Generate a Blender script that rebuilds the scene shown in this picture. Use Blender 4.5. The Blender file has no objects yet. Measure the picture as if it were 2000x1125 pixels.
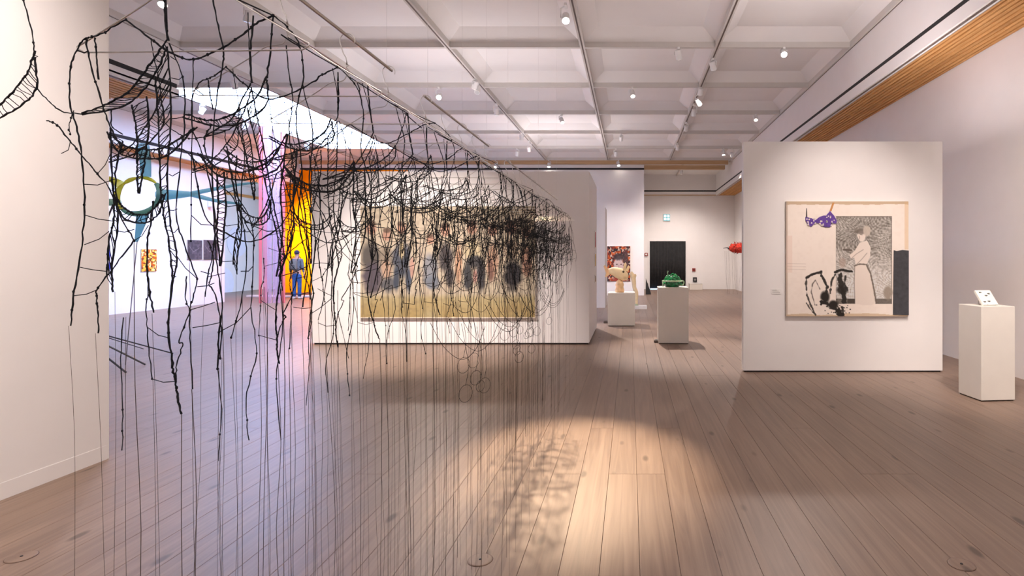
import bpy, bmesh, math, random
import numpy as np
from mathutils import Vector, Matrix

# ------------------------------------------------------------------ camera, sky, exposure
scene = bpy.context.scene
col = scene.collection
EYE = 1.55
F = 1124.0                                  # focal length in pixels of the 2000 px wide frame
camd = bpy.data.cameras.new('camera')
cam = bpy.data.objects.new('camera', camd)
col.objects.link(cam)
cam.location = (0, 0, EYE)
cam.rotation_euler = (math.pi / 2, 0, 0)
camd.sensor_width = 36.0
camd.lens = 36.0 * F / 2000.0
camd.shift_x = -230.0 / 2000.0
camd.shift_y = -61.5 / 2000.0
camd.clip_start = 0.05
scene.camera = cam

world = bpy.data.worlds.new('sky')
scene.world = world
world.use_nodes = True
wb = world.node_tree.nodes['Background']
wb.inputs[0].default_value = (0.55, 0.70, 1.0, 1)      # overcast blue-white sky above the roof
wb.inputs[1].default_value = 3.0

scene.view_settings.view_transform = 'Standard'
scene.view_settings.look = 'None'
scene.view_settings.exposure = 0.74
scene.view_settings.gamma = 1.0
scene.view_settings.use_curve_mapping = False

WARM = (1.0, 0.87, 0.81)                    # colour of the gallery spotlights
PW = 0.9                                    # master dimmer of the spotlights

# ------------------------------------------------------------------ small helpers
R = random.Random(7)


def srgb(r, g, b):
    def f(c):
        c /= 255.0
        return c / 12.92 if c <= 0.04045 else ((c + 0.055) / 1.055) ** 2.4
    return (f(r), f(g), f(b), 1.0)


def at(px, py, Y):
    """a point at depth Y that stands where the survey of the photograph puts it"""
    return Vector(((px - 1230.0) * Y / F, Y, EYE - (py - 501.0) * Y / F))


MATS = {}


def mat(name, color, rough=0.6, metal=0.0, var=0.04, scale=6.0, bump=0.0, emit=None, strength=0.0, trans=0.0, spec=0.5, alpha=1.0):
    if name in MATS:
        return MATS[name]
    m = bpy.data.materials.new(name)
    m.use_nodes = True
    nt = m.node_tree
    b = nt.nodes['Principled BSDF']
    b.inputs['Roughness'].default_value = rough
    b.inputs['Metallic'].default_value = metal
    b.inputs['Specular IOR Level'].default_value = spec
    b.inputs['Transmission Weight'].default_value = trans
    b.inputs['Alpha'].default_value = alpha
    tc = nt.nodes.new('ShaderNodeTexCoord')
    no = nt.nodes.new('ShaderNodeTexNoise')
    no.inputs['Scale'].default_value = scale
    no.inputs['Detail'].default_value = 3.0
    nt.links.new(tc.outputs['Object'], no.inputs['Vector'])
    rm = nt.nodes.new('ShaderNodeValToRGB')
    c = color
    rm.color_ramp.elements[0].position = 0.3
    rm.color_ramp.elements[1].position = 0.7
    rm.color_ramp.elements[0].color = (c[0] * (1 - var), c[1] * (1 - var), c[2] * (1 - var), 1)
    rm.color_ramp.elements[1].color = (min(1, c[0] * (1 + var)), min(1, c[1] * (1 + var)), min(1, c[2] * (1 + var)), 1)
    nt.links.new(no.outputs['Fac'], rm.inputs['Fac'])
    nt.links.new(rm.outputs['Color'], b.inputs['Base Color'])
    if bump:
        bp = nt.nodes.new('ShaderNodeBump')
        bp.inputs['Strength'].default_value = bump
        bp.inputs['Distance'].default_value = 0.01
        nt.links.new(no.outputs['Fac'], bp.inputs['Height'])
        nt.links.new(bp.outputs['Normal'], b.inputs['Normal'])
    if emit:
        b.inputs['Emission Color'].default_value = (*emit[:3], 1)
        b.inputs['Emission Strength'].default_value = strength
    MATS[name] = m
    return m


def attr_mat(name, rough=0.85, spec=0.3, bump=0.0):
    if name in MATS:
        return MATS[name]
    m = bpy.data.materials.new(name)
    m.use_nodes = True
    nt = m.node_tree
    b = nt.nodes['Principled BSDF']
    b.inputs['Roughness'].default_value = rough
    b.inputs['Specular IOR Level'].default_value = spec
    a = nt.nodes.new('ShaderNodeVertexColor')
    a.layer_name = 'paint'
    nt.links.new(a.outputs['Color'], b.inputs['Base Color'])
    MATS[name] = m
    return m


def wood_mat(name, c_dark, c_light, axis=1, rough=0.45, knots=True, across=9.0, along=0.35, spec=0.5, rnd=0.10):
    """long-grained timber, the grain running along the given world axis"""
    if name in MATS:
        return MATS[name]
    m = bpy.data.materials.new(name)
    m.use_nodes = True
    nt = m.node_tree
    N, L = nt.nodes, nt.links
    b = N['Principled BSDF']
    b.inputs['Specular IOR Level'].default_value = spec
    geo = N.new('ShaderNodeNewGeometry')
    oi = N.new('ShaderNodeObjectInfo')
    off = N.new('ShaderNodeVectorMath'); off.operation = 'SCALE'
    off.inputs[0].default_value = (37.0, 53.0, 11.0)
    L.new(oi.outputs['Random'], off.inputs['Scale'])
    add = N.new('ShaderNodeVectorMath'); add.operation = 'ADD'
    L.new(geo.outputs['Position'], add.inputs[0])
    L.new(off.outputs['Vector'], add.inputs[1])
    mp = N.new('ShaderNodeMapping')
    s = [across] * 3
    s[axis] = along
    mp.inputs['Scale'].default_value = s
    L.new(add.outputs['Vector'], mp.inputs['Vector'])
    n1 = N.new('ShaderNodeTexNoise')
    n1.inputs['Scale'].default_value = 2.2
    n1.inputs['Detail'].default_value = 6.0
    n1.inputs['Distortion'].default_value = 1.6
    L.new(mp.outputs['Vector'], n1.inputs['Vector'])
    r1 = N.new('ShaderNodeValToRGB')
    r1.color_ramp.elements[0].position = 0.28
    r1.color_ramp.elements[1].position = 0.72
    r1.color_ramp.elements[0].color = c_dark
    r1.color_ramp.elements[1].color = c_light
    L.new(n1.outputs['Fac'], r1.inputs['Fac'])
    cur = r1.outputs['Color']
    # tone of the single board
    mul = N.new('ShaderNodeMath'); mul.operation = 'MULTIPLY_ADD'
    mul.inputs[1].default_value = 2 * rnd
    mul.inputs[2].default_value = 1 - rnd
    L.new(oi.outputs['Random'], mul.inputs[0])
    vm = N.new('ShaderNodeVectorMath'); vm.operation = 'SCALE'
    L.new(cur, vm.inputs[0])
    L.new(mul.outputs[0], vm.inputs['Scale'])
    cur = vm.outputs['Vector']
    if knots:
        mk = N.new('ShaderNodeMapping')
        sk = [4.2] * 3
        sk[axis] = 1.5
        mk.inputs['Scale'].default_value = sk
        L.new(add.outputs['Vector'], mk.inputs['Vector'])
        vo = N.new('ShaderNodeTexVoronoi')
        vo.inputs['Scale'].default_value = 1.0
        L.new(mk.outputs['Vector'], vo.inputs['Vector'])
        rk = N.new('ShaderNodeValToRGB')
        rk.color_ramp.elements[0].position = 0.06
        rk.color_ramp.elements[1].position = 0.125
        rk.color_ramp.elements[0].color = (1, 1, 1, 1)
        rk.color_ramp.elements[1].color = (0, 0, 0, 1)
        L.new(vo.outputs['Distance'], rk.inputs['Fac'])
        mx = N.new('ShaderNodeMixRGB')
        mx.inputs['Color2'].default_value = (c_dark[0] * 0.32, c_dark[1] * 0.26, c_dark[2] * 0.22, 1)
        mf = N.new('ShaderNodeMath'); mf.operation = 'MULTIPLY'
        mf.inputs[1].default_value = 0.75
        L.new(rk.outputs['Color'], mf.inputs[0])
        L.new(mf.outputs[0], mx.inputs['Fac'])
        L.new(cur, mx.inputs['Color1'])
        cur = mx.outputs['Color']
    L.new(cur, b.inputs['Base Color'])
    rr = N.new('ShaderNodeMapRange')
    rr.inputs['To Min'].default_value = rough - 0.06
    rr.inputs['To Max'].default_value = rough + 0.10
    L.new(n1.outputs['Fac'], rr.inputs['Value'])
    L.new(rr.outputs[0], b.inputs['Roughness'])
    bp = N.new('ShaderNodeBump')
    bp.inputs['Strength'].default_value = 0.12
    bp.inputs['Distance'].default_value = 0.004
    L.new(n1.outputs['Fac'], bp.inputs['Height'])
    L.new(bp.outputs['Normal'], b.inputs['Normal'])
    MATS[name] = m
    return m


def wloc(o):
    v = Vector((0, 0, 0))
    while o is not None:
        v += Vector(o.location)
        o = o.parent
    return v


class MB:
    """collects simple solids; build() links them as one mesh object"""

    def __init__(s):
        s.v, s.f = [], []

    def _add(s, vs, fs):
        k = len(s.v)
        s.v += [tuple(p) for p in vs]
        s.f += [tuple(i + k for i in f) for f in fs]
        return s

    def box(s, x0, x1, y0, y1, z0, z1):
        vs = [(x, y, z) for z in (z0, z1) for y in (y0, y1) for x in (x0, x1)]
        return s._add(vs, [(0, 2, 3, 1), (4, 5, 7, 6), (0, 1, 5, 4), (2, 6, 7, 3), (0, 4, 6, 2), (1, 3, 7, 5)])

    def bevel_box(s, x0, x1, y0, y1, z0, z1, b=0.01):
        bm = bmesh.new()
        bmesh.ops.create_cube(bm, size=1.0)
        for v in bm.verts:
            v.co = Vector(((x0 + x1) / 2 + v.co.x * (x1 - x0), (y0 + y1) / 2 + v.co.y * (y1 - y0), (z0 + z1) / 2 + v.co.z * (z1 - z0)))
        bmesh.ops.bevel(bm, geom=bm.edges[:], offset=b, segments=2, affect='EDGES', profile=0.5)
        bm.verts.index_update()
        vs = [v.co[:] for v in bm.verts]
        fs = [[v.index for v in f.verts] for f in bm.faces]
        bm.free()
        return s._add(vs, fs)

    def tube(s, pts, r, n=5, cap=True, closed=False):
        pts = [Vector(p) for p in pts]
        m = len(pts)
        if m < 2:
            return s
        rr = r if isinstance(r, (list, tuple)) else [r] * m
        vs, fs = [], []
        up = None
        for i, p in enumerate(pts):
            if closed:
                d = pts[(i + 1) % m] - pts[i - 1]
            else:
                d = pts[min(i + 1, m - 1)] - pts[max(i - 1, 0)]
            if d.length < 1e-9:
                d = Vector((0, 0, 1))
            d.normalize()
            if up is None:
                a = Vector((0, 1, 0)) if abs(d.y) < 0.9 else Vector((1, 0, 0))
                up = d.cross(a).normalized()
            up = (up - d * up.dot(d))
            if up.length < 1e-6:
                up = d.orthogonal()
            up.normalize()
            w = d.cross(up)
            for k in range(n):
                a = 2 * math.pi * k / n
                vs.append(p + (up * math.cos(a) + w * math.sin(a)) * rr[i])
        q = m if closed else m - 1
        for i in range(q):
            j = (i + 1) % m
            for k in range(n):
                k2 = (k + 1) % n
                fs.append((i * n + k, i * n + k2, j * n + k2, j * n + k))
        if cap and not closed:
            fs.append(tuple(range(n - 1, -1, -1)))
            fs.append(tuple((m - 1) * n + k for k in range(n)))
        return s._add(vs, fs)

    def loft(s, rings, cap=True):
        n = len(rings[0])
        vs = [p for r in rings for p in r]
        fs = []
        for i in range(len(rings) - 1):
            for k in range(n):
                k2 = (k + 1) % n
                fs.append((i * n + k, i * n + k2, (i + 1) * n + k2, (i + 1) * n + k))
        if cap:
            fs.append(tuple(range(n - 1, -1, -1)))
            fs.append(tuple((len(rings) - 1) * n + k for k in range(n)))
        return s._add(vs, fs)

    def spine(s, pts, ra, rb, n=14, side=(0, 1, 0)):
        """loft of ellipses along a spine: ra across 'side', rb at right angles"""
        pts = [Vector(p) for p in pts]
        rings = []
        sd = Vector(side)
        for i, p in enumerate(pts):
            d = (pts[min(i + 1, len(pts) - 1)] - pts[max(i - 1, 0)]).normalized()
            u = (sd - d * sd.dot(d)).normalized()
            w = d.cross(u)
            rings.append([p + u * ra[i] * math.cos(2 * math.pi * k / n) + w * rb[i] * math.sin(2 * math.pi * k / n) for k in range(n)])
        return s.loft(rings)

    def prism(s, poly, axis, a, b):
        """polygon (2-D) extruded along an axis: 0 x, 1 y, 2 z"""
        def mk(p, t):
            return {0: (t, p[0], p[1]), 1: (p[0], t, p[1]), 2: (p[0], p[1], t)}[axis]
        n = len(poly)
        vs = [mk(p, a) for p in poly] + [mk(p, b) for p in poly]
        fs = [tuple(range(n - 1, -1, -1)), tuple(range(n, 2 * n))]
        fs += [(k, (k + 1) % n, n + (k + 1) % n, n + k) for k in range(n)]
        return s._add(vs, fs)

    def sphere(s, c, rx, ry, rz, nu=14, nv=9):
        c = Vector(c)
        rings = []
        for i in range(nv + 1):
            t = math.pi * (0.02 + 0.96 * i / nv)
            rings.append([c + Vector((rx * math.sin(t) * math.cos(2 * math.pi * k / nu), ry * math.sin(t) * math.sin(2 * math.pi * k / nu), rz * math.cos(t))) for k in range(nu)])
        return s.loft(rings)

    def lathe(s, prof, c=(0, 0, 0), n=24):
        c = Vector(c)
        return s.loft([[c + Vector((r * math.cos(2 * math.pi * k / n), r * math.sin(2 * math.pi * k / n), z)) for k in range(n)] for r, z in prof])

    def cyl(s, a, b, r, n=16):
        return s.tube([a, b], r, n)

    def mesh(s, name, m, smooth=False, off=(0, 0, 0)):
        me = bpy.data.meshes.new(name)
        o = Vector(off)
        me.from_pydata([(p[0] - o.x, p[1] - o.y, p[2] - o.z) for p in s.v], [], s.f)
        bm = bmesh.new()
        bm.from_mesh(me)
        bmesh.ops.recalc_face_normals(bm, faces=bm.faces[:])
        bm.to_mesh(me)
        bm.free()
        if smooth:
            me.polygons.foreach_set('use_smooth', [True] * len(me.polygons))
        me.materials.append(m)
        me.update()
        return me

    def build(s, name, m, parent=None, smooth=False, loc=None, label=None, cat=None, group=None, kind=None):
        base = wloc(parent) if parent else Vector(loc if loc is not None else (0, 0, 0))
        o = bpy.data.objects.new(name, s.mesh(name, m, smooth, base))
        if parent:
            o.parent = parent
        else:
            o.location = base
        col.objects.link(o)
        return tag(o, label, cat, group, kind)


def tag(o, label=None, cat=None, group=None, kind=None):
    if label: o['label'] = label
    if cat: o['category'] = cat
    if group: o['group'] = group
    if kind: o['kind'] = kind
    return o


def thing(name, label, cat, loc=(0, 0, 0), group=None):
    o = bpy.data.objects.new(name, None)
    o.empty_display_size = 0.1
    o.location = loc
    col.objects.link(o)
    return tag(o, label, cat, group)


def struct(name, mb, m, label=None, cat=None):
    return mb.build(name, m, label=label, cat=cat, kind='structure')


def put(name, me, parent, loc, rot=None):
    o = bpy.data.objects.new(name, me)
    o.parent = parent
    o.location = Vector(loc) - wloc(parent)
    if rot: o.rotation_euler = rot
    col.objects.link(o)
    return o


def B(x0, x1, y0, y1, z0, z1):
    return MB().box(x0, x1, y0, y1, z0, z1)


# ------------------------------------------------------------------ materials
M_WALL = mat('white_wall_paint', (0.80, 0.775, 0.755), 0.85, var=0.012, scale=3.0, bump=0.05, spec=0.2)
M_CEIL = mat('white_ceiling_paint', (0.80, 0.775, 0.75), 0.85, var=0.012, scale=2.0, spec=0.2)
M_BEAM = mat('ceiling_beam_paint', (0.60, 0.57, 0.53), 0.7, var=0.02)
M_TRACK = mat('track_slot', (0.10, 0.07, 0.055), 0.6)
M_SLIT = mat('black_air_slot', (0.012, 0.011, 0.012), 0.7)
M_SUB = mat('subfloor', (0.035, 0.022, 0.016), 0.9)
M_FLOOR = wood_mat('pine_floor_boards', srgb(116, 95, 82), srgb(144, 122, 106), axis=1, rough=0.40, rnd=0.05, spec=0.45)
M_SLAT = wood_mat('oak_slats', srgb(186, 130, 72), srgb(230, 178, 116), axis=1, rough=0.6, knots=False, across=14, spec=0.2)
M_SLATX = wood_mat('oak_trim', srgb(172, 138, 100), srgb(204, 172, 132), axis=0, rough=0.6, knots=False, across=14, spec=0.2)
M_STEEL = mat('bright_steel_wire', (0.62, 0.60, 0.57), 0.28, 1.0, var=0.1, scale=30)
M_YARN = mat('black_yarn', (0.012, 0.013, 0.016), 0.8, var=0.4, scale=220, bump=0.4, spec=0.2)
M_THREAD = mat('dark_thread', (0.085, 0.062, 0.05), 0.8, var=0.2, scale=60, spec=0.2)
M_NYLON = mat('clear_nylon_line', (0.6, 0.58, 0.56), 0.4)
M_PED = mat('pedestal_paint', (0.74, 0.70, 0.63), 0.6, var=0.015, bump=0.03, spec=0.3)
M_LAMP = mat('white_lamp_enamel', (0.78, 0.77, 0.75), 0.4)
M_LENS = mat('lit_lamp_lens', (1, 1, 1), 0.3, emit=(1.0, 0.93, 0.82), strength=40.0)
M_DIM = mat('dim_lamp_lens', (1, 1, 1), 0.3, emit=(1.0, 0.93, 0.84), strength=1.6)
M_BLACK = mat('matt_black', (0.015, 0.015, 0.017), 0.7)
M_CARD = mat('white_card', (0.8, 0.78, 0.75), 0.8)
M_PRINT = mat('grey_print', (0.25, 0.23, 0.22), 0.8)

# ------------------------------------------------------------------ the setting
CEIL = 5.35                                   # underside of the ceiling beams
SOF = 4.43                                    # timber soffit
S = 2.455                                     # coffer module
XR, XF, XE = 4.96, 4.05, -8.22                # right wall, right fascia, left edge of the main ceiling
XL, XLF = -13.8, -13.13                       # far left wall and fascia
YB = 22.9                                     # cross wall
YEND = 27.2                                   # back wall of the far bay
YC = [10.5 + S * k for k in range(-5, 6)]     # cross beams
YC[-1] = 22.75
XC = [XF - S * k for k in range(0, 8)]        # long beams: 4.05 1.6 -0.86 ... -13.13

# floor: one board per object
floor = struct('floor', B(-18, 5.2, -3.2, 27.6, -0.12, -0.022), M_SUB, 'wide pale brown pine plank floor of the gallery', 'floor')
PWD = 0.2
rows = int(round((5.05 + 14.0) / PWD))
plank_mesh = {}


def plank(L):
    L = round(L, 2)
    if L not in plank_mesh:
        g, b = 0.0008, 0.0012
        poly = [(-PWD / 2 + g, -0.02), (PWD / 2 - g, -0.02), (PWD / 2 - g, -b), (PWD / 2 - g - b, 0), (-PWD / 2 + g + b, 0), (-PWD / 2 + g, -b)]
        plank_mesh[L] = MB().prism(poly, 1, 0.0015, L - 0.0015).mesh('plank', M_FLOOR)
    return plank_mesh[L]


cuts_a = [(-3.1, 6.4, 15.6, 27.4), (-3.1, 4.1, 12.6, 27.4), (-3.1, 8.9, 17.6, 27.4), (-3.1, 2.35, 11.1, 27.4), (-3.1, 7.5, 20.1, 27.4), (-3.1, 5.2, 13.7, 27.4)]
pr = random.Random(3)
for i in range(rows):
    x = 5.05 - PWD * (i + 0.5)
    c = pr.choice(cuts_a)
    if x < -4.3:
        c = [max(v, 4.2) for v in c]
    for a, bnd in zip(c[:-1], c[1:]):
        if bnd - a > 0.5:
            put('plank', plank(bnd - a), floor, (x, a, 0))
fb = B(-17.5, -13.96, 19.4, 27.4, -0.02, 0.0).build('side_room_board', M_FLOOR, floor)

# round floor socket lids
for (px, py, lab) in ((938, 1094, 'round wooden floor socket lid near the hanging threads'), (1878, 1103, 'round wooden floor socket lid at the lower right'), (42, 1088, 'round wooden floor socket lid beside the near left wall')):
    Y = F * EYE / (py - 501.0)
    p = at(px, py, Y)
    t = thing('floor_socket_lid', lab, 'floor socket', (p.x, p.y, 0.0), 'round floor socket lids')
    MB().lathe([(0.0, 0.0), (0.058, 0.0), (0.062, 0.002), (0.057, 0.0035), (0.0, 0.0035)], (p.x, p.y, 0.0005), 28).build('lid', M_FLOOR, t)
    MB().tube([Vector((p.x + 0.063 * math.cos(a), p.y + 0.063 * math.sin(a), 0.001)) for a in [2 * math.pi * k / 28 for k in range(28)]], 0.0017, 4, closed=True).build('rim', mat('lid_rim', srgb(96, 72, 58), 0.6), t)
    MB().lathe([(0, 0.0), (0.007, 0.0), (0.006, 0.005), (0, 0.005)], (p.x, p.y, 0.002), 10).build('key_hole', M_BLACK, t)

# ceiling: roof slab with a hole for the skylight, coffers, beams
XS0, XS1 = XC[6], XC[5]                       # skylight bay between these two beams
YS0, YS1 = YC[6], YC[9]
mb = MB()
ZT = 6.05
mb.box(-18, XS0, -3.3, 27.7, ZT, ZT + 0.2).box(XS1, 5.3, -3.3, 27.7, ZT, ZT + 0.2)
mb.box(XS0, XS1, -3.3, YS0, ZT, ZT + 0.2).box(XS0, XS1, YS1, 27.7, ZT, ZT + 0.2)
ceiling = struct('ceiling', mb, M_CEIL, 'white coffered gallery ceiling with a grid of slim beams', 'ceiling')


def coffer_mesh(w, d):
    i, h = 0.30, 0.20
    vs = [(-w / 2, -d / 2, 0), (w / 2, -d / 2, 0), (w / 2, d / 2, 0), (-w / 2, d / 2, 0),
          (-w / 2 + i, -d / 2 + i, h), (w / 2 - i, -d / 2 + i, h), (w / 2 - i, d / 2 - i, h), (-w / 2 + i, d / 2 - i, h)]
    m = MB()
    m._add(vs, [(0, 1, 5, 4), (1, 2, 6, 5), (2, 3, 7, 6), (3, 0, 4, 7), (4, 5, 6, 7)])
    return m.mesh('coffer', M_CEIL)


cm = coffer_mesh(S, S)
for j in range(len(YC) - 1):
    for i in range(7):
        xm = (XC[i] + XC[i + 1]) / 2
        ym = (YC[j] + YC[j + 1]) / 2
        left = i >= 5
        if left and YC[j] < 10.0:
            continue
        if i == 5 and YC[j] >= YS0 - 0.1 and YC[j + 1] <= YS1 + 0.1:
            continue
        o = put('coffer', cm, ceiling, (xm, ym, CEIL + 0.08))
        if j == len(YC) - 2:
            o.scale = (1, (YC[j + 1] - YC[j]) / S, 1)
# beams
bw = 0.045
for i, x in enumerate(XC):
    y0 = -3.2 if i <= 5 else YC[5]
    o = B(x - bw, x + bw, y0, YC[-1], CEIL, CEIL + 0.12).build('long_beam', M_BEAM, ceiling)
    B(x - 0.013, x + 0.013, y0 + 0.1, YC[-1] - 0.1, CEIL - 0.004, CEIL + 0.004).build('track_slot', M_TRACK, o)
for j, y in enumerate(YC):
    x0 = XC[7] if y > 10.0 else XC[5]
    B(x0, XF, y - bw * 0.85, y + bw * 0.85, CEIL + 0.004, CEIL + 0.116).build('cross_beam', M_BEAM, ceiling)
# far bay ceiling
B(0.4, XF + 0.1, YB + 0.2, YEND + 0.2, CEIL + 0.05, CEIL + 0.15).build('bay_panel', M_CEIL, ceiling)
B(2.2 - 0.02, 2.2 + 0.02, YB + 0.2, YEND - 0.1, CEIL - 0.02, CEIL + 0.05).build('bay_track', M_BEAM, ceiling)

# skylight
sky = struct('window_1', MB().box(XS0 - 0.05, XS0, YS0, YS1, CEIL + 0.1, ZT + 0.2).box(XS1, XS1 + 0.05, YS0, YS1, CEIL + 0.1, ZT + 0.2)
             .box(XS0, XS1, YS0 - 0.05, YS0, CEIL + 0.1, ZT + 0.2).box(XS0, XS1, YS1, YS1 + 0.05, CEIL + 0.1, ZT + 0.2), M_CEIL, 'long bright skylight glowing with daylight in the ceiling', 'skylight')
M_PANE = mat('daylit_opal_glass', (0.9, 0.95, 1.0), 0.3, emit=(0.42, 0.58, 1.0), strength=17.0)
for j in range(6, 9):
    B(XS0 + 0.04, XS1 - 0.04, YC[j] + 0.04, YC[j + 1] - 0.04, CEIL + 0.10, CEIL + 0.108).build('pane', M_PANE, sky)
# outer walls
H = 6.05
struct('wall_right', B(XR, XR + 0.2, -3.2, YEND + 0.2, 0, H), M_WALL, 'long plain white wall on the right side of the hall', 'wall')
struct('wall_behind', B(-4.2, XR, -3.3, -3.1, 0, H), M_WALL)
struct('wall_left', B(-4.16, -4.0, -3.1, 4.42, 0, CEIL), M_WALL, 'near white wall on the left with a low skirting line', 'wall')
struct('baseboard_left', B(-4.0, -3.996, -3.1, 4.40, 0.0, 0.108), M_WALL, 'low white skirting along the near left wall', 'skirting')
struct('wall_left_return', B(XL, -4.16, 4.15, 4.3, 0, H), M_WALL)
struct('wall_far_left', B(XL - 0.15, XL, 4.3, 19.6, 0, H), M_WALL, 'bright far left wall hung with small pictures', 'wall')
struct('wall_far_left_header', B(XL - 0.15, XL, 19.6, YB, 4.28, H), M_WALL)
struct('wall_side_room', B(-17.55, -17.4, 19.4, 27.4, 0, 4.7), M_WALL, 'grey wall of the side room carrying two pale discs', 'wall')
struct('wall_side_room_near', B(-17.5, XL - 0.15, 19.35, 19.6, 0, 4.7), M_WALL)
struct('wall_side_room_back', B(-17.5, XL, 27.2, 27.4, 0, 4.7), M_WALL)
struct('ceiling_side_room', B(-17.5, XL - 0.15, 19.4, 27.4, 4.7, 4.8), M_CEIL)
struct('trim_8', B(-17.4, -17.33, 19.7, 27.2, 4.22, 4.34), M_SLAT)
# cross wall at the end of the hall
wall_back = struct('wall_back', B(XL, 0.57, YB, YB + 0.18, 0, CEIL - 0.14), M_WALL, 'tall white cross wall closing the hall', 'wall')
struct('trim_1', B(-13.1, 0.57, YB - 0.02, YB, 5.00, 5.075), M_SLIT, 'black air slot running along the top of the cross wall', 'air slot')
struct('trim_2', B(-13.1, XF - 0.15, YC[-1] + 0.02, YB + 0.05, CEIL - 0.135, CEIL + 0.12), M_SLATX, 'oak strip along the end of the ceiling', 'trim')
struct('trim_3', B(0.575, XF - 0.25, YB + 0.06, YB + 0.25, 5.04, 5.19), M_SLATX, 'oak faced header over the passage to the far bay', 'trim')
struct('wall_back_top', B(-14, 5.1, YB + 0.26, YB + 0.3, CEIL, H), M_CEIL)
struct('wall_far_bay', B(0.3, XR, YEND, YEND + 0.2, 0, H), M_WALL, 'far back wall with a curtained doorway', 'wall')
struct('wall_far_bay_left', B(0.35, 0.53, YB + 0.18, YEND, 0, H), M_WALL)
struct('trim_4', B(0.53, XR, YEND - 0.12, YEND, SOF, SOF + 0.035), M_SLATX, 'thin oak line on the far back wall', 'trim')
# far bay fascia with slot
struct('trim_5', MB().box(0.53, XF + 0.12, YEND - 0.12, YEND, SOF + 0.035, 4.60).box(0.53, XF + 0.12, YEND - 0.12, YEND, 4.67, CEIL + 0.05), M_WALL)
struct('trim_6', B(0.53, XF + 0.1, YEND - 0.117, YEND - 0.04, 4.597, 4.673), M_SLIT, 'black air slot over the far back wall', 'air slot')
# right fascia with the air slot, slatted timber soffit
struct('wall_right_fascia', MB().box(XF, XF + 0.13, -3.1, YEND - 0.12, SOF, 4.605).box(XF, XF + 0.13, -3.1, YEND - 0.12, 4.665, CEIL + 0.1)
       .box(XF + 0.13, XR, -3.1, YEND, CEIL - 0.2, CEIL - 0.1), M_WALL, 'white ceiling fascia above the slatted oak soffit', 'fascia')
struct('trim_7', B(XF + 0.003, XF + 0.1, -3.1, YEND - 0.1, 4.597, 4.673), M_SLIT, 'black air slot running along the right fascia', 'air slot')


def soffit(name, x0, x1, y0, y1, n, label):
    t = thing(name, label, 'soffit', (0, 0, 0))
    t['kind'] = 'structure'
    B(x0, x1, y0, y1, SOF + 0.05, SOF + 0.08).build('backing', mat('soffit_backing', srgb(60, 38, 22), 0.9), t)
    w = (x1 - x0) / n
    me = B(-w * 0.31, w * 0.31, 0, y1 - y0, 0, 0.05).mesh('slat', M_SLAT)
    for k in range(n):
        put('slat', me, t, (x0 + w * (k + 0.5), y0, SOF))
    return t


soffit('ceiling_slat_soffit', XF + 0.02, XR, -3.0, YEND - 0.12, 11, 'slatted oak soffit running along the right wall')
soffit('ceiling_slat_soffit', -11.4, XE, 4.3, 10.5, 26, 'slatted oak soffit at the upper left behind the near wall')
struct('wall_upper_left_fascia', MB().box(XE - 0.13, XE, 4.3, 10.5, SOF, 4.60).box(XE - 0.13, XE, 4.3, 10.5, 4.68, CEIL + 0.1)
       .box(XL, XE - 0.13, 10.4, 10.5, SOF + 0.06, H).box(XL, -11.4, 4.3, 10.5, SOF, SOF + 0.1), M_WALL)
struct('trim_9', B(XE - 0.1, XE - 0.003, 4.3, 10.45, 4.595, 4.685), M_SLIT, 'black air slot at the upper left beside the slatted soffit', 'air slot')
# far left fascia
struct('wall_far_left_fascia', MB().box(XLF - 0.13, XLF, 10.5, YB, SOF, 4.60).box(XLF - 0.13, XLF, 10.5, YB, 4.69, H), M_WALL, 'white fascia over the far left wall', 'fascia')
struct('trim_10', B(XLF - 0.1, XLF - 0.003, 10.5, YB, 4.595, 4.695), M_SLIT, 'black air slot running along the far left fascia', 'air slot')
soffit('ceiling_slat_soffit', XL, XLF - 0.005, 10.5, YB, 8, 'narrow oak soffit along the far left wall')

# free-standing exhibition walls
wc = struct('wall_center', B(-5.60, -0.715, 10.13, 12.44, 0.03, 3.05), M_WALL, 'big white box wall in the middle carrying the large group painting', 'partition')
B(-5.57, -0.74, 10.16, 12.4, 0, 0.03).build('plinth', mat('dark_plinth', (0.03, 0.022, 0.018), 0.8), wc)
wr = struct('wall_display_right', B(1.522, 4.19, 7.71, 7.82, 0.022, 3.09), M_WALL, 'white free-standing panel on the right carrying the collage painting', 'partition')
B(1.54, 4.17, 7.725, 7.81, 0, 0.022).build('plinth', mat('dark_plinth', (0, 0, 0)), wr)
struct('wall_inner', B(-4.2, -0.74, 17.4, 18.6, 0, 3.05), M_WALL, 'white partition behind the fish pedestal', 'partition')

# ------------------------------------------------------------------ lamps
TRK = CEIL


def spot(px, py, aim, phrase, watts=0, *args, tint=None, **kw):
    t = spot_(px, py, aim, phrase, watts, *args, **kw)
    if tint:
        for c in t.children:
            if c.type == 'LIGHT': c.data.color = tint
    return t


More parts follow.
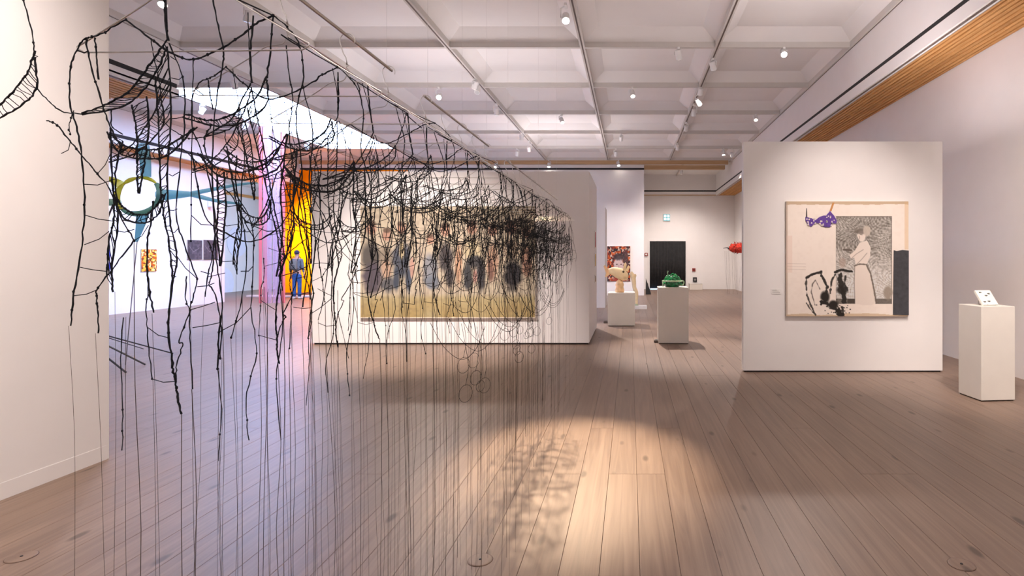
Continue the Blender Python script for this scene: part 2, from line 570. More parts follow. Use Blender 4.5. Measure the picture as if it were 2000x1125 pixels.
def spot_(px, py, aim, phrase, watts=0, cone=55, blend=0.6, hang=0.20, X=None, Y=None, drop=0.0, glare=False):
    """a track spotlight: track adapter, stem, yoke, head, lens; its light sits in the head"""
    z = TRK - hang - drop
    if X is None:
        cand = []
        for yc in YC:
            h_ = TRK - (EYE + (501.0 - py) * yc / F)
            cand.append((abs(h_ - 0.2), (px - 1230.0) * yc / F, yc, h_))
        for xc in XC:
            yc = xc * F / (px - 1230.0)
            h_ = TRK - (EYE + (501.0 - py) * yc / F)
            cand.append((abs(h_ - 0.2), xc, yc, h_))
        e_, X, Y, h_ = min(cand)
        if e_ < 0.16:
            z = TRK - drop - h_
        else:
            Yd = F * (z - EYE) / (501.0 - py)
            X, Y = (px - 1230.0) * Yd / F, Yd
    c = Vector((X, Y, z))
    d = (Vector(aim) - c).normalized()
    t = thing('track_spotlight', phrase, 'spotlight', (X, Y, TRK - drop), 'ceiling track spotlights')
    sx = 1 if R.random() < 0.5 else -1
    top = Vector((X, Y, TRK - drop))
    MB().bevel_box(X - 0.02, X + 0.02, Y - 0.075, Y + 0.075, TRK - drop - 0.035, TRK - drop + 0.001, 0.004).build('adapter', M_LAMP, t)
    side = d.cross(Vector((0, 0, 1)))
    side = side.normalized() if side.length > 1e-3 else Vector((1, 0, 0))
    elbow = c + side * 0.075 * sx
    MB().tube([top - Vector((0, 0, 0.02)), Vector((elbow.x, elbow.y, TRK - drop - 0.06)), elbow, c + side * 0.05 * sx], 0.011, 8).build('arm', M_LAMP, t)
    hd = MB()
    hd.tube([c - d * 0.085, c - d * 0.083, c - d * 0.075, c + d * 0.085, c + d * 0.088], [0.02, 0.045, 0.055, 0.06, 0.057], 20).build('head', M_LAMP, t, smooth=False)
    MB().tube([c + d * 0.088, c + d * 0.091], 0.05, 20).build('lens', (M_LENS if glare else M_DIM) if watts else mat('unlit_lens', (0.5, 0.5, 0.5), 0.2), t)
    if watts:
        l = bpy.data.lights.new('lamp_light', 'SPOT')
        l.energy = watts * PW
        l.color = WARM
        l.spot_size = math.radians(cone)
        l.spot_blend = blend
        l.shadow_soft_size = 0.045
        lo = bpy.data.objects.new('lamp_light', l)
        lo.parent = t
        lo.location = c + d * 0.14 - wloc(t)
        lo.rotation_euler = d.to_track_quat('-Z', 'Y').to_euler()
        col.objects.link(lo)
    return t


# seen in the photograph
spot(1105, 35, (-0.42, 4.35, 0.0), 'dazzling spotlight high above the installation, brightest of the ceiling', 3000, 20, 0.9, glare=True, tint=(1.0, 0.74, 0.50))
spot(858, 188, (-3.0, 5.0, 0.0), 'dazzling spotlight shining over the top of the wire rail', 300, 55, 0.8, glare=True)
spot(1530, 103, (2.4, 4.5, 0.0), 'lit round spotlight facing the camera on the beam right of centre', 220, 60, 0.9, glare=True)
spot(320, 2, (-5.5, 5.5, 1.0), 'glaring spotlight at the top edge above the black netting', 200, 60, 0.9, glare=True)
spot(1325, 106, (2.2, 14, 0.0), 'spotlight hanging on the nearest cross beam left of the round lit one', 400, 70, 0.9)
spot(1392, 128, (3.4, 14, 0.5), 'spotlight tilted right just below the nearest beam crossing', 400, 70, 0.9)
spot(1368, 178, (1.5, 19, 0.0), 'upper one of a pair of spotlights at the second beam crossing', 350, 70, 0.9)
spot(1369, 192, (4.8, 17, 1.5), 'lower one of a pair of spotlights at the second beam crossing', 0, X=XC[1], Y=13.4)
spot(1235, 183, (0.8, 10.2, 1.0), 'spotlight on the second cross beam above the green sculpture', 1300, 34, 0.8)
spot(1097, 235, (-0.3, 12.8, 1.0), 'spotlight on the third cross beam above the fish pedestal', 1000, 32, 0.8)
spot(1355, 220, (1.5, 16, 0), 'spotlight clipped below the second beam crossing on the long track', 0)
spot(1340, 250, (1.5, 22, 0), 'small spotlight on the long track between third and fourth cross beam', 300, 70, 0.9)
spot(1213, 270, (-0.5, 22.8, 1.8), 'small spotlight on the fourth cross beam near the middle track', 450, 40, 0.8)
spot(1323, 288, (2.5, 26.5, 0.0), 'small spotlight at the far end of the right middle track', 350, 70, 0.9)
spot(1413, 298, (3.5, 20, 0.0), 'small bright spotlight over the passage beside the fascia', 350, 70, 0.9, glare=True)
spot(1476, 230, (3.0, 12, 0.0), 'small spotlight on the third cross beam near the right fascia', 350, 70, 0.9)
spot(1203, 300, (-0.6, 22.8, 1.0), 'tiny grey spotlight on the fifth cross beam', 0)
spot(968, 323, (-6, 20.0, 0.0), 'bright spotlight under the end strip, left of the three', 250, 70, 0.9, glare=True)
spot(1072, 322, (-3, 21.0, 0.0), 'bright spotlight under the end strip, middle of the three', 250, 70, 0.9, glare=True)
spot(1208, 320, (0.3, 20.0, 0.0), 'bright spotlight under the end strip, right of the three', 300, 70, 0.9, glare=True)
spot(928, 166, (-6, 14.5, 0), 'upper of two joined spotlights on the left middle track', 300, 70, 0.9)
spot(933, 176, (-3.5, 10.2, 2.0), 'lower of two joined spotlights on the left middle track', 0)
spot(970, 218, (-3.5, 16, 0), 'spotlight on the left middle track below the joined pair', 300, 70, 0.9)
spot(1018, 268, (-3.5, 20, 0), 'small grey spotlight far along the left middle track', 0)
spot(1033, 291, (-3.0, 22, 1), 'small lit spotlight near the far end of the left middle track', 200, 70, 0.9)
spot(1010, 300, (-5.0, 22, 1), 'tiny grey spotlight beside the far end of the left middle track', 0)
spot(1300, 340, (2.2, 25.6, 0.0), 'spotlight on the track of the far bay', 420, 120, 0.9, Y=24.6, X=2.2)
spot(485, 32, (-7.0, 9.0, 0), 'grey boxy spotlight on the beam above the netting', 0)
spot(457, 165, (-8, 15.0, 0), 'spotlight hanging in front of the skylight edge', 200, 70, 0.9)
spot(395, 216, (-13.6, 14.6, 1.4), 'white spotlight left of the skylight, nearest of three', 150, 60, 0.9)
spot(480, 246, (-13.6, 16.5, 1.4), 'white spotlight left of the skylight, middle of three', 150, 60, 0.9)
spot(598, 287, (-12.0, 22.8, 2.5), 'white spotlight left of the skylight, farthest of three', 5400, 46, 0.9)
yb_ = 13.8 * F / (1230.0 - 408.0)
zb_ = EYE + (501 - 399) * yb_ / F
t = thing('wall_bracket', 'small white bracket lamp high on the far left wall', 'bracket', (XL, yb_, zb_))
MB().bevel_box(XL, XL + 0.03, yb_ - 0.06, yb_ + 0.06, zb_ - 0.10, zb_ + 0.10, 0.008).build('back_plate', M_LAMP, t)
MB().bevel_box(XL + 0.03, XL + 0.22, yb_ - 0.07, yb_ + 0.07, zb_ - 0.10, zb_ - 0.05, 0.01).build('arm', M_LAMP, t)
# added unseen fill lights on the wall tops, brightening the coffers
def fill(x0, x1, y0, y1, z, watts, lab):
    t = thing('fill_tray', lab, 'fill', ((x0 + x1) / 2, (y0 + y1) / 2, z), 'added fill lights on the wall tops')
    MB().box(x0, x1, y0, y1, z, z + 0.02).box(x0, x0 + 0.02, y0, y1, z + 0.02, z + 0.08).box(x1 - 0.02, x1, y0, y1, z + 0.02, z + 0.08) \
        .box(x0 + 0.02, x1 - 0.02, y0, y0 + 0.02, z + 0.02, z + 0.08).box(x0 + 0.02, x1 - 0.02, y1 - 0.02, y1, z + 0.02, z + 0.08).build('tray', M_LAMP, t)
    l = bpy.data.lights.new('fill', 'AREA')
    l.shape = 'RECTANGLE'; l.size = x1 - x0 - 0.06; l.size_y = y1 - y0 - 0.06
    l.energy = watts; l.color = (1.0, 0.90, 0.92)
    lo = bpy.data.objects.new('fill', l)
    lo.parent = t
    lo.location = (0, 0, 0.06)
    lo.rotation_euler = (math.pi, 0, 0)
    col.objects.link(lo)


UP = 0.09
fill(-5.2, -1.1, 10.9, 11.9, 3.051, 380 * UP, 'added unseen uplight tray on top of the box wall')
def flush_fill(x0, x1, y0, y1, z, watts, lab):  # flush version of the added light, lifts the ceiling on the right
    t = thing('fill_strip', lab, 'fill', ((x0 + x1) / 2, (y0 + y1) / 2, z), 'added fill lights on the wall tops')
    B(x0, x1, y0, y1, z, z + 0.004).build('base_plate', M_LAMP, t)
    l = bpy.data.lights.new('fill', 'AREA')
    l.shape = 'RECTANGLE'; l.size = x1 - x0 - 0.02; l.size_y = y1 - y0 - 0.02
    l.energy = watts; l.color = (1.0, 0.90, 0.92)
    lo = bpy.data.objects.new('fill', l)
    lo.parent = t
    lo.location = (0, 0, 0.006)
    lo.rotation_euler = (math.pi, 0, 0)
    col.objects.link(lo)


flush_fill(1.7, 4.0, 7.73, 7.80, 3.091, 330 * UP, 'added unseen uplight strip in the top of the right panel')
fill(-3.9, -1.1, 17.6, 18.4, 3.051, 500 * UP, 'added unseen uplight tray on top of the inner partition')
fill(-1.5, 3.5, -2.9, -2.3, 2.6, 1250 * UP, 'added unseen uplight tray on a shelf behind the camera')
struct('trim_fill_shelf', B(-1.6, 3.6, -3.1, -2.2, 2.5, 2.6), M_WALL)  # unseen shelf, added to carry the light tray behind the camera
# out of view: the same tracks go on above and behind the camera
spot(0, 0, (2.85, 7.7, 1.35), 'track spotlight above the frame lighting the collage painting', 450, 46, 1.0, X=2.75, Y=4.6)
spot(0, 0, (-3.7, 10.1, 0.15), 'track spotlight above the frame lighting the group painting', 1900, 58, 1.0, X=-3.32, Y=YC[3])
spot(0, 0, (-4.0, 2.4, 2.5), 'track spotlight above the frame lighting the near left wall', 820, 78, 1.0, X=-1.6, Y=2.0)
spot(0, 0, (3.9, 6.2, 0.9), 'track spotlight above the frame lighting the small tile', 450, 30, 0.9, X=3.2, Y=YC[2])
spot(0, 0, (4.95, 5.4, 1.9), 'track spotlight above the frame washing the right wall', 620, 70, 1.0, X=1.6, Y=3.2)
spot(0, 0, (4.9, 23.6, 1.9), 'hidden track spotlight lighting the red object on the right wall', 420, 26, 0.9, X=3.6, Y=YC[9])
spot(0, 0, (1.5, 3.0, 0), 'track spotlight overhead lighting the near floor', 120, 80, 1.0, X=1.6, Y=1.5)
spot(0, 0, (-1.0, 0.0, 0), 'track spotlight behind the camera over the floor', 200, 90, 1.0, X=-0.9, Y=-1.2)
spot(0, 0, (-6.5, 8.0, 0), 'track spotlight overhead lighting the ring sculpture', 300, 70, 1.0, X=-5.77, Y=7.4)

# ------------------------------------------------------------------ the installation: rails, hangers, yarn pieces
XCn = -0.79
ZR, ZN, ZB_ = EYE + 0.617, EYE + 0.536, EYE + 0.371
HL = 0.215
ORD = ['first', 'second', 'third', 'fourth', 'fifth', 'sixth', 'seventh', 'eighth', 'ninth', 'tenth', 'eleventh', 'twelfth', 'thirteenth', 'fourteenth', 'fifteenth', 'sixteenth', 'seventeenth', 'eighteenth', 'nineteenth', 'twentieth']
for (y0, y1, lab) in ((0.85, 1.91, 'thin steel rail at the top left carrying the nearest wire hangers'), (2.21, 3.22, 'thin steel rail carrying the middle group of wire hangers'), (3.69, 6.25, 'thin steel rail carrying the farthest wire hangers')):
    t = thing('hanging_rail', lab, 'rail', (XCn, y0, ZR), 'steel hanging rails')
    MB().tube([(XCn, y0, ZR), (XCn, y1, ZR)], 0.0048, 8).build('rod', mat('rail_steel', (0.42, 0.38, 0.35), 0.35, 1.0), t)
    for yy in (y0 + 0.04, (y0 + y1) / 2, y1 - 0.04):
        MB().tube([(XCn, yy, ZR), (XCn, yy, CEIL + 0.1)], 0.0005, 3).build('nylon_line', M_NYLON, t)

HY = [1.04, 1.33, 1.61, 1.885] + [2.23 + 0.24 * k for k in range(5)] + [3.72 + 0.25 * k for k in range(10)]


def crom(pts, n=6):
    """smooth line through points"""
    P = [Vector(p) for p in pts]
    if len(P) < 3:
        return [P[0].lerp(P[-1], k / n) for k in range(n + 1)]
    out = []
    E = [P[0] * 2 - P[1]] + P + [P[-1] * 2 - P[-2]]
    for i in range(1, len(E) - 2):
        a, b, c, d = E[i - 1], E[i], E[i + 1], E[i + 2]
        for k in range(n):
            t = k / n
            out.append(0.5 * ((2 * b) + (c - a) * t + (2 * a - 5 * b + 4 * c - d) * t * t + (3 * b - a - 3 * c + d) * t ** 3))
    out.append(P[-1])
    return out


def hanger_mesh():
    w = 0.0014
    hook = MB()
    pts = [Vector((0, 0, ZN - ZR))]
    for k in range(15):
        a = math.radians(-160 + 22 * k) if False else None
    r = 0.021
    arc = [Vector((-r * math.cos(math.radians(t)), 0, r * math.sin(math.radians(t)) - r + 0.0075)) for t in range(-25, 205, 15)]
    hook.tube([Vector((0.0, 0, ZN - ZR)), Vector((-0.004, 0, ZN - ZR + 0.02)), Vector((-0.012, 0, ZN - ZR + 0.034))] + arc, 0.0015, 6)
    # twisted neck
    hook.tube([Vector((0.0032 * math.cos(k * 1.3), 0.0032 * math.sin(k * 1.3), ZN - ZR - 0.024 + 0.0022 * k)) for k in range(14)], 0.0014, 5)
    fr_ = MB()
    zn, zb = ZN - ZR - 0.022, ZB_ - ZR
    left = crom([(0, 0, zn), (-0.012, 0, zn - 0.022), (-0.05, 0, zn - 0.030), (-0.09, 0, zn - 0.058), (-HL + 0.02, 0, zb + 0.022), (-HL, 0, zb + 0.010), (-HL + 0.012, 0, zb)], 5)
    right = [Vector((-p.x, p.y, p.z)) for p in left][::-1]
    fr_.tube(left + right[:-1], 0.0015, 6, closed=True)
    return hook.mesh('hook', M_STEEL, True), fr_.mesh('frame', M_STEEL, True)


hook_me, frame_me = hanger_mesh()
hang_rng = random.Random(21)
for k, y in enumerate(HY):
    t = thing('wire_hanger', 'thin bent steel wire clothes hanger, %s along the rails from the camera' % ORD[k], 'clothes hanger', (XCn, y, ZR), 'wire hangers on the rails')
    yaw = hang_rng.uniform(-0.05, 0.05)
    t.rotation_euler = (0, 0, yaw)
    for nm, me in (('hook', hook_me), ('frame', frame_me)):
        o = bpy.data.objects.new(nm, me)
        o.parent = t
        col.objects.link(o)


# yarn garment template, surveyed on the nearest piece: (u, z) metres, u from the hanger centre
def T(x, y):
    return ((x - 1230.0) / 1081.0 + 0.79, EYE - (y - 501.0) / 1081.0)


CRES = [  # outer line, inner line, rungs
    ([(68, 100), (55, 140), (30, 175), (-10, 212), (-70, 240)], [(68, 112), (73, 165), (55, 195), (0, 230), (-70, 246)], 22),
    ([(326, 78), (290, 130), (250, 180), (205, 205), (160, 221)], [(327, 90), (308, 135), (280, 175), (240, 208), (160, 224)], 30),
    ([(215, 262), (245, 285), (285, 292), (325, 286), (380, 250)], [(208, 258), (235, 300), (285, 310), (330, 302), (384, 246)], 26),
    ([(226, 385), (250, 412), (280, 420), (303, 405), (318, 380)], [(222, 380), (240, 424), (278, 436), (308, 420), (322, 378)], 20),
    ([(520, 150), (500, 190), (455, 222), (410, 235), (360, 222)], [(521, 155), (520, 205), (470, 240), (415, 245), (358, 228)], 26),
    ([(560, 260), (530, 310), (480, 335), (430, 330), (390, 300)], [(562, 262), (545, 325), (485, 350), (425, 342), (386, 298)], 22),
]
LADD = [
    ([(257, 205), (266, 250), (268, 300), (268, 340), (271, 378)], [(286, 188), (291, 240), (286, 290), (279, 335), (272, 378)], 30),
    ([(303, 150), (309, 220), (311, 300), (317, 400), (329, 470), (337, 546)], [(326, 92), (333, 170), (333, 250), (327, 340), (331, 420), (345, 500), (339, 546)], 40),
    ([(216, 250), (218, 330), (223, 420), (213, 470), (209, 540)], [(240, 275), (226, 340), (230, 440), (219, 520), (221, 570)], 26),
    ([(424, 340), (426, 400), (424, 450), (429, 520)], [(437, 335), (441, 400), (437, 460), (431, 520)], 26),
    ([(556, 300), (548, 380), (552, 450), (540, 540)], [(580, 290), (574, 380), (570, 460), (545, 540)], 20),
]
STRA = [  # line, thickness
    ([(318, -90), (322, 0), (327, 78)], 4), ([(300, -100), (316, -20), (326, 60)], 2), ([(30, -60), (46, 0), (62, 60), (68, 104)], 2),
    ([(72, 172), (98, 200), (125, 219), (165, 223)], 2), ([(330, 85), (356, 150), (361, 230), (351, 330), (345, 420), (361, 480), (386, 545)], 2),
    ([(245, 38), (300, 80), (335, 104), (377, 116), (435, 92), (480, 62), (500, 45), (533, 30)], 3),
    ([(245, 38), (205, 62), (180, 72), (165, 76), (150, 98), (139, 130), (136, 200), (150, 247), (160, 310), (166, 400), (160, 480), (145, 570), (138, 636)], 2.4),
    ([(168, 78), (178, 130), (196, 190), (212, 240), (235, 285)], 2.4), ([(186, 74), (188, 110), (193, 155)], 2.4),
    ([(92, 236), (112, 244), (136, 275), (164, 308), (190, 340), (215, 370), (240, 430), (262, 470)], 2.2),
    ([(262, 470), (228, 515), (192, 562), (189, 578), (191, 610), (193, 650)], 2.2),
    ([(300, 395), (294, 440), (288, 470), (287, 520), (292, 570), (300, 612)], 2.6), ([(287, 520), (290, 570), (285, 600), (289, 655), (296, 740)], 1.6),
    ([(338, 546), (330, 610), (329, 650), (336, 710), (342, 740), (346, 775), (354, 808)], 3.4), ([(372, 605), (350, 665), (356, 672), (345, 712), (343, 745)], 2),
    ([(377, 116), (376, 190), (374, 330), (372, 470)], 1.6), ([(411, -20), (424, 40), (436, 100), (434, 132), (421, 205), (414, 330), (418, 430), (424, 520), (434, 590), (428, 650), (425, 720)], 2.4),
    ([(386, 545), (378, 580), (370, 605), (371, 660), (376, 760)], 1.8), ([(365, 540), (362, 580), (370, 604)], 1.8),
    ([(405, 470), (416, 500), (412, 540), (408, 556), (420, 575), (432, 640), (429, 700)], 2),
    ([(533, 30), (560, 52), (585, 90), (592, 150), (578, 230), (590, 330), (583, 430), (600, 520), (590, 600)], 2.2), ([(590, 160), (610, 260), (604, 360), (615, 470), (606, 560)], 1.8),
    ([(533, 30), (528, 100), (521, 150)], 2.6), ([(470, 240), (478, 300), (470, 400), (482, 500), (470, 590), (452, 660)], 1.8),
    ([(412, 246), (400, 270), (402, 300), (420, 330)], 2), ([(450, 335), (462, 380), (492, 440), (494, 520), (490, 600)], 1.8), ([(540, 340), (520, 400), (494, 445)], 1.8),
    ([(375, 300), (400, 420), (450, 460), (500, 470), (556, 430), (590, 330)], 2.2), ([(340, 470), (380, 560), (440, 600), (500, 590), (545, 540)], 2),
    ([(230, 545), (260, 640), (320, 690), (380, 660), (400, 600)], 2), ([(300, 610), (340, 740), (420, 790), (470, 700), (480, 600)], 1.8),
    ([(145, 215), (135, 245), (138, 262)], 1.4), ([(218, 215), (218, 245), (240, 262)], 2), ([(240, 620), (236, 700), (240, 800), (238, 880)], 1.6),
    ([(490, 600), (500, 690), (480, 780), (486, 860)], 1.6), ([(545, 540), (552, 640), (540, 740), (548, 860)], 1.6), ([(425, 720), (432, 800), (426, 900)], 1.4),
]
LOW = {i for i, (P_, w__) in enumerate(STRA) if P_ in ([(340, 470), (380, 560), (440, 600), (500, 590), (545, 540)], [(230, 545), (260, 640), (320, 690), (380, 660), (400, 600)], [(300, 610), (340, 740), (420, 790), (470, 700), (480, 600)])}
RUNG = [  # sparse cross ties
    ((165, 360), (218, 352)), ((166, 420), (222, 432)), ((165, 478), (213, 452)), ((157, 522), (208, 530)), ((142, 578), (190, 566)),
    ((333, 110), (345, 118)), ((334, 152), (358, 148)), ((334, 190), (361, 185)), ((333, 232), (358, 228)), ((329, 340), (350, 336)), ((328, 410), (346, 408)),
    ((333, 452), (349, 445)), ((373, 420), (420, 440)), ((374, 330), (414, 320)), ((345, 500), (386, 545)), ((392, 530), (410, 535)), ((385, 560), (418, 553)),
    ((262, 470), (290, 440)), ((190, 340), (216, 300)), ((240, 430), (290, 425)), ((222, 450), (262, 448)), ((138, 275), (120, 300)), ((268, 300), (310, 312)),
    ((372, 605), (420, 590)), ((478, 300), (540, 320)), ((492, 440), (550, 450)), ((470, 400), (424, 395)), ((590, 330), (606, 330)), ((583, 430), (612, 440)),
    ((600, 520), (545, 540)), ((494, 520), (470, 530)), ((425, 650), (490, 600)), ((376, 640), (430, 630)), ((289, 640), (330, 660)), ((343, 745), (296, 740)),
]
ENDS = [(138, 636), (193, 650), (300, 612), (296, 740), (354, 808), (372, 470), (425, 720), (376, 760), (429, 700), (590, 600), (606, 560), (452, 660), (490, 600), (221, 570), (240, 620), (337, 546), (545, 540), (431, 520), (262, 470), (193, 650), (138, 636), (354, 808)]
THREADS = [136, 146, 190, 203, 214, 248, 268, 292, 300, 351, 357, 376, 386, 424, 432, 470, 478, 500, 540, 552, 590, 606]


def yarn_piece(k, y):
    rg = random.Random(100 + k)
    ph = [rg.uniform(0, 6.28) for _ in range(8)]
    amp = 0.0 if k == 0 else 0.012
    sq = rg.uniform(0.94, 1.05) if k else 1.0

    def depth(u, z):
        return (0.012 if k == 0 else 1.0) * (0.03 * math.sin(7 * u + ph[0]) + 0.025 * math.sin(5 * z + ph[1]))

    def warp(p, lift=0.0):
        u, z = T(*p)
        zz = ZB_ + (z - ZB_) * sq
        du = amp * (math.sin(9 * z + ph[2]) + 0.7 * math.sin(17 * u + 6 * z + ph[3]))
        dz = amp * (math.sin(11 * u + ph[4]) + 0.8 * math.sin(13 * z + 8 * u + ph[5]))
        return Vector((XCn + u + du, y + depth(u, z) + lift, zz + dz))

    def line(pts, n=6, jit=0.0005):
        c = crom([warp(p) for p in pts], n)
        return [p + Vector((rg.gauss(0, jit), rg.gauss(0, jit), rg.gauss(0, jit))) for p in c]

    def rad(r, m):
        return [r * (0.76 if k < 4 else 0.72) * (0.75 + 0.5 * rg.random()) for _ in range(m)]

    t = thing('yarn_net', 'black knotted yarn garment net hanging from the %s wire hanger' % ORD[k], 'yarn net', (XCn, y, ZB_), 'yarn nets on the wire hangers')
    fine = 1.0 if k < 4 else (1.2 if k < 9 else 1.6)

    def lad(nm, A, Bq, nr, r0):
        a, b = line(A, 8), line(Bq, 8)
        m = MB()
        m.tube(a, rad(r0 * (1.1 if k < 4 else 1), len(a)), 5).tube(b, rad(r0 * (1.1 if k < 4 else 1), len(b)), 5)
        nr_ = nr if k < 9 else int(nr * 0.65)
        for q in range(1, nr_):
            f = q / nr_ + rg.uniform(-0.008, 0.008)
            f = min(max(f, 0), 1)
            g = min(max(f + rg.uniform(-0.02, 0.02), 0), 1)
            p, s_ = a[int(f * (len(a) - 1))], b[int(g * (len(b) - 1))]
            f2 = f * (len(a) - 1) % 1.0
            if int(f * (len(a) - 1)) + 1 < len(a):
                p = p.lerp(a[int(f * (len(a) - 1)) + 1], f2)
            mid = (p + s_) / 2 + Vector((rg.gauss(0, 0.001), rg.gauss(0, 0.003), rg.gauss(0, 0.0015)))
            m.tube([p, mid, s_], (0.0008 if k < 4 else 0.0005) * fine, 3, cap=False)
            if rg.random() < 0.4:
                m.sphere(p, 0.0022, 0.0022, 0.0026, 5, 3)
        m.build(nm, M_YARN, t)

    for A, Bq, n in CRES:
        lad('crescent', A, Bq, n, 0.0019 * fine)
    for A, Bq, n in LADD:
        lad('ladder', A, Bq, n, 0.0018 * fine)
    web = MB()
    for si, (P, w) in enumerate(STRA):
        if si in LOW and k < 6:
            continue
        if k and si > 2 and rg.random() < 0.30:
            continue
        c = line(P, 6)
        web.tube(c, rad(0.00072 * w * fine, len(c)), 5)
        for q in range(0, len(c), 3):
            if rg.random() < 0.3:
                web.sphere(c[q], 0.0012 + 0.0005 * w, 0.0012 + 0.0004 * w, 0.0016 + 0.0006 * w, 5, 3)
    for a, b in RUNG:
        p, q = warp(a), warp(b)
        web.tube([p, (p + q) / 2 + Vector((0, rg.gauss(0, 0.003), -0.003 + rg.gauss(0, 0.002))), q], 0.0008 * fine, 4, cap=False)
    # straps tied to the hanger frame
    for (u, zz, tgt) in ((-0.19, ZB_, (150, 98)), (0.16, ZB_ + 0.03, (585, 90)), (0.0, ZN - 0.03, (533, 30))):
        p = Vector((XCn + u, y, zz))
        q = warp(tgt)
        web.tube([p, p.lerp(q, 0.5) + Vector((0.004, 0, -0.004)), q], 0.0013, 4)
    # loops low down
    for q in range(2 if 6 <= k <= 15 else 0):
        cu, cz, rr = -0.02 + rg.uniform(-0.06, 0.10), 0.86 + rg.uniform(-0.04, 0.06) + 0.13 * q, rg.uniform(0.022, 0.032)
        web.tube([Vector((XCn + cu + rr * math.cos(a), y + 0.02 * math.sin(a), cz + 1.2 * rr * math.sin(a))) for a in [2 * math.pi * i / 18 for i in range(18)]], 0.0008 * fine, 4, closed=True)
        web.tube(crom([(XCn + cu, y, cz + 1.2 * rr), (XCn + cu + 0.012, y, cz + 0.14), (XCn + cu - 0.02, y, cz + 0.33)], 5), 0.0008 * fine, 4)
    # a drooping loop
    cu = rg.uniform(-0.08, 0.05)
    if k >= 6:
      web.tube(crom([(XCn + cu - 0.14, y, 1.24), (XCn + cu - 0.08, y + 0.02, 1.12), (XCn + cu, y + 0.03, 1.06), (XCn + cu + 0.07, y + 0.02, 1.11), (XCn + cu + 0.12, y, 1.22)], 6), 0.0010 * fine, 4)
    web.build('web', M_YARN, t)
    fr2 = MB()
    for x, end in zip(THREADS, ENDS):
        if rg.random() < (0.25 if k < 4 else 0.5):
            continue
        p0 = warp(end)
        u0, z0 = p0.x - XCn, p0.z
        zend = rg.uniform(0.01, 0.30) if rg.random() < 0.6 else 0.006
        d0 = p0.y - y
        dr = rg.uniform(-0.018, 0.018)
        pts = []
        for q in range(7):
            f = q / 6
            pts.append((XCn + u0 + dr * f + 0.006 * math.sin(3 * f) + (rg.gauss(0, 0.002) if q else 0), y + d0 * (1 - f) + rg.gauss(0, 0.003), z0 + (zend - z0) * f))
        fr2.tube(crom(pts, 3), 0.00042 * (1.0 + 0.8 * (rg.random() < 0.25)), 4)
    fr2.build('thread_fringe', M_THREAD, t)


for k, y in enumerate(HY):
    yarn_piece(k, y)

# ------------------------------------------------------------------ painted panels: colours on a fine grid
class Canvas:
    def __init__(s, w, h, base):
        s.w, s.h = w, h
        s.a = np.zeros((h, w, 3)) + np.array(base, float)
        yy, xx = np.mgrid[0:h, 0:w]
        s.x = (xx + 0.5) / w
        s.y = (yy + 0.5) / h
        s.asp = h / w
        s.rng = np.random.RandomState(5)

    def noise(s, nx, ny):
        g = s.rng.rand(ny + 2, nx + 2)
        fx, fy = s.x * nx, s.y * ny
        ix, iy = fx.astype(int), fy.astype(int)
        tx, ty = fx - ix, fy - iy
        tx, ty = tx * tx * (3 - 2 * tx), ty * ty * (3 - 2 * ty)
        return (g[iy, ix] * (1 - tx) + g[iy, ix + 1] * tx) * (1 - ty) + (g[iy + 1, ix] * (1 - tx) + g[iy + 1, ix + 1] * tx) * ty

    def mix(s, m, c):
        m = np.clip(m, 0, 1)[..., None]
        s.a = s.a * (1 - m) + np.array(c, float) * m

    def poly(s, pts, c, al=1.0):
        ins = np.zeros(s.x.shape, bool)
        n = len(pts)
        for i in range(n):
            x0, y0 = pts[i]
            x1, y1 = pts[(i + 1) % n]
            if y0 == y1:
                continue
            cond = ((y0 > s.y) != (y1 > s.y)) & (s.x < (x1 - x0) * (s.y - y0) / (y1 - y0) + x0)
            ins ^= cond
        m = ins * al
        s.mix(m, c)
        return ins

    def stroke(s, pts, w, c, al=1.0, rough=0.0):
        d = np.full(s.x.shape, 9.0)
        for (x0, y0), (x1, y1) in zip(pts[:-1], pts[1:]):
            dx, dy = x1 - x0, (y1 - y0) * s.asp
            px, py = s.x - x0, (s.y - y0) * s.asp
            t = np.clip((px * dx + py * dy) / (dx * dx + dy * dy + 1e-9), 0, 1)
            d = np.minimum(d, np.hypot(px - t * dx, py - t * dy))
        if rough:
            d = d + (s.noise(60, 60) - 0.5) * rough
        s.mix(np.clip((w - d) / 0.004 + 0.5, 0, 1) * al, c)

    def blob(s, cx, cy, rx, ry, c, al=1.0, soft=0.4):
        d = np.sqrt(((s.x - cx) / rx) ** 2 + ((s.y - cy) / ry) ** 2) + (s.noise(24, 24) - 0.5) * 0.25
        s.mix(np.clip((1 - d) / soft, 0, 1) * al, c)

    def rect(s, x0, x1, y0, y1, c, al=1.0):
        s.mix(((s.x > x0) & (s.x < x1) & (s.y > y0) & (s.y < y1)) * al, c)


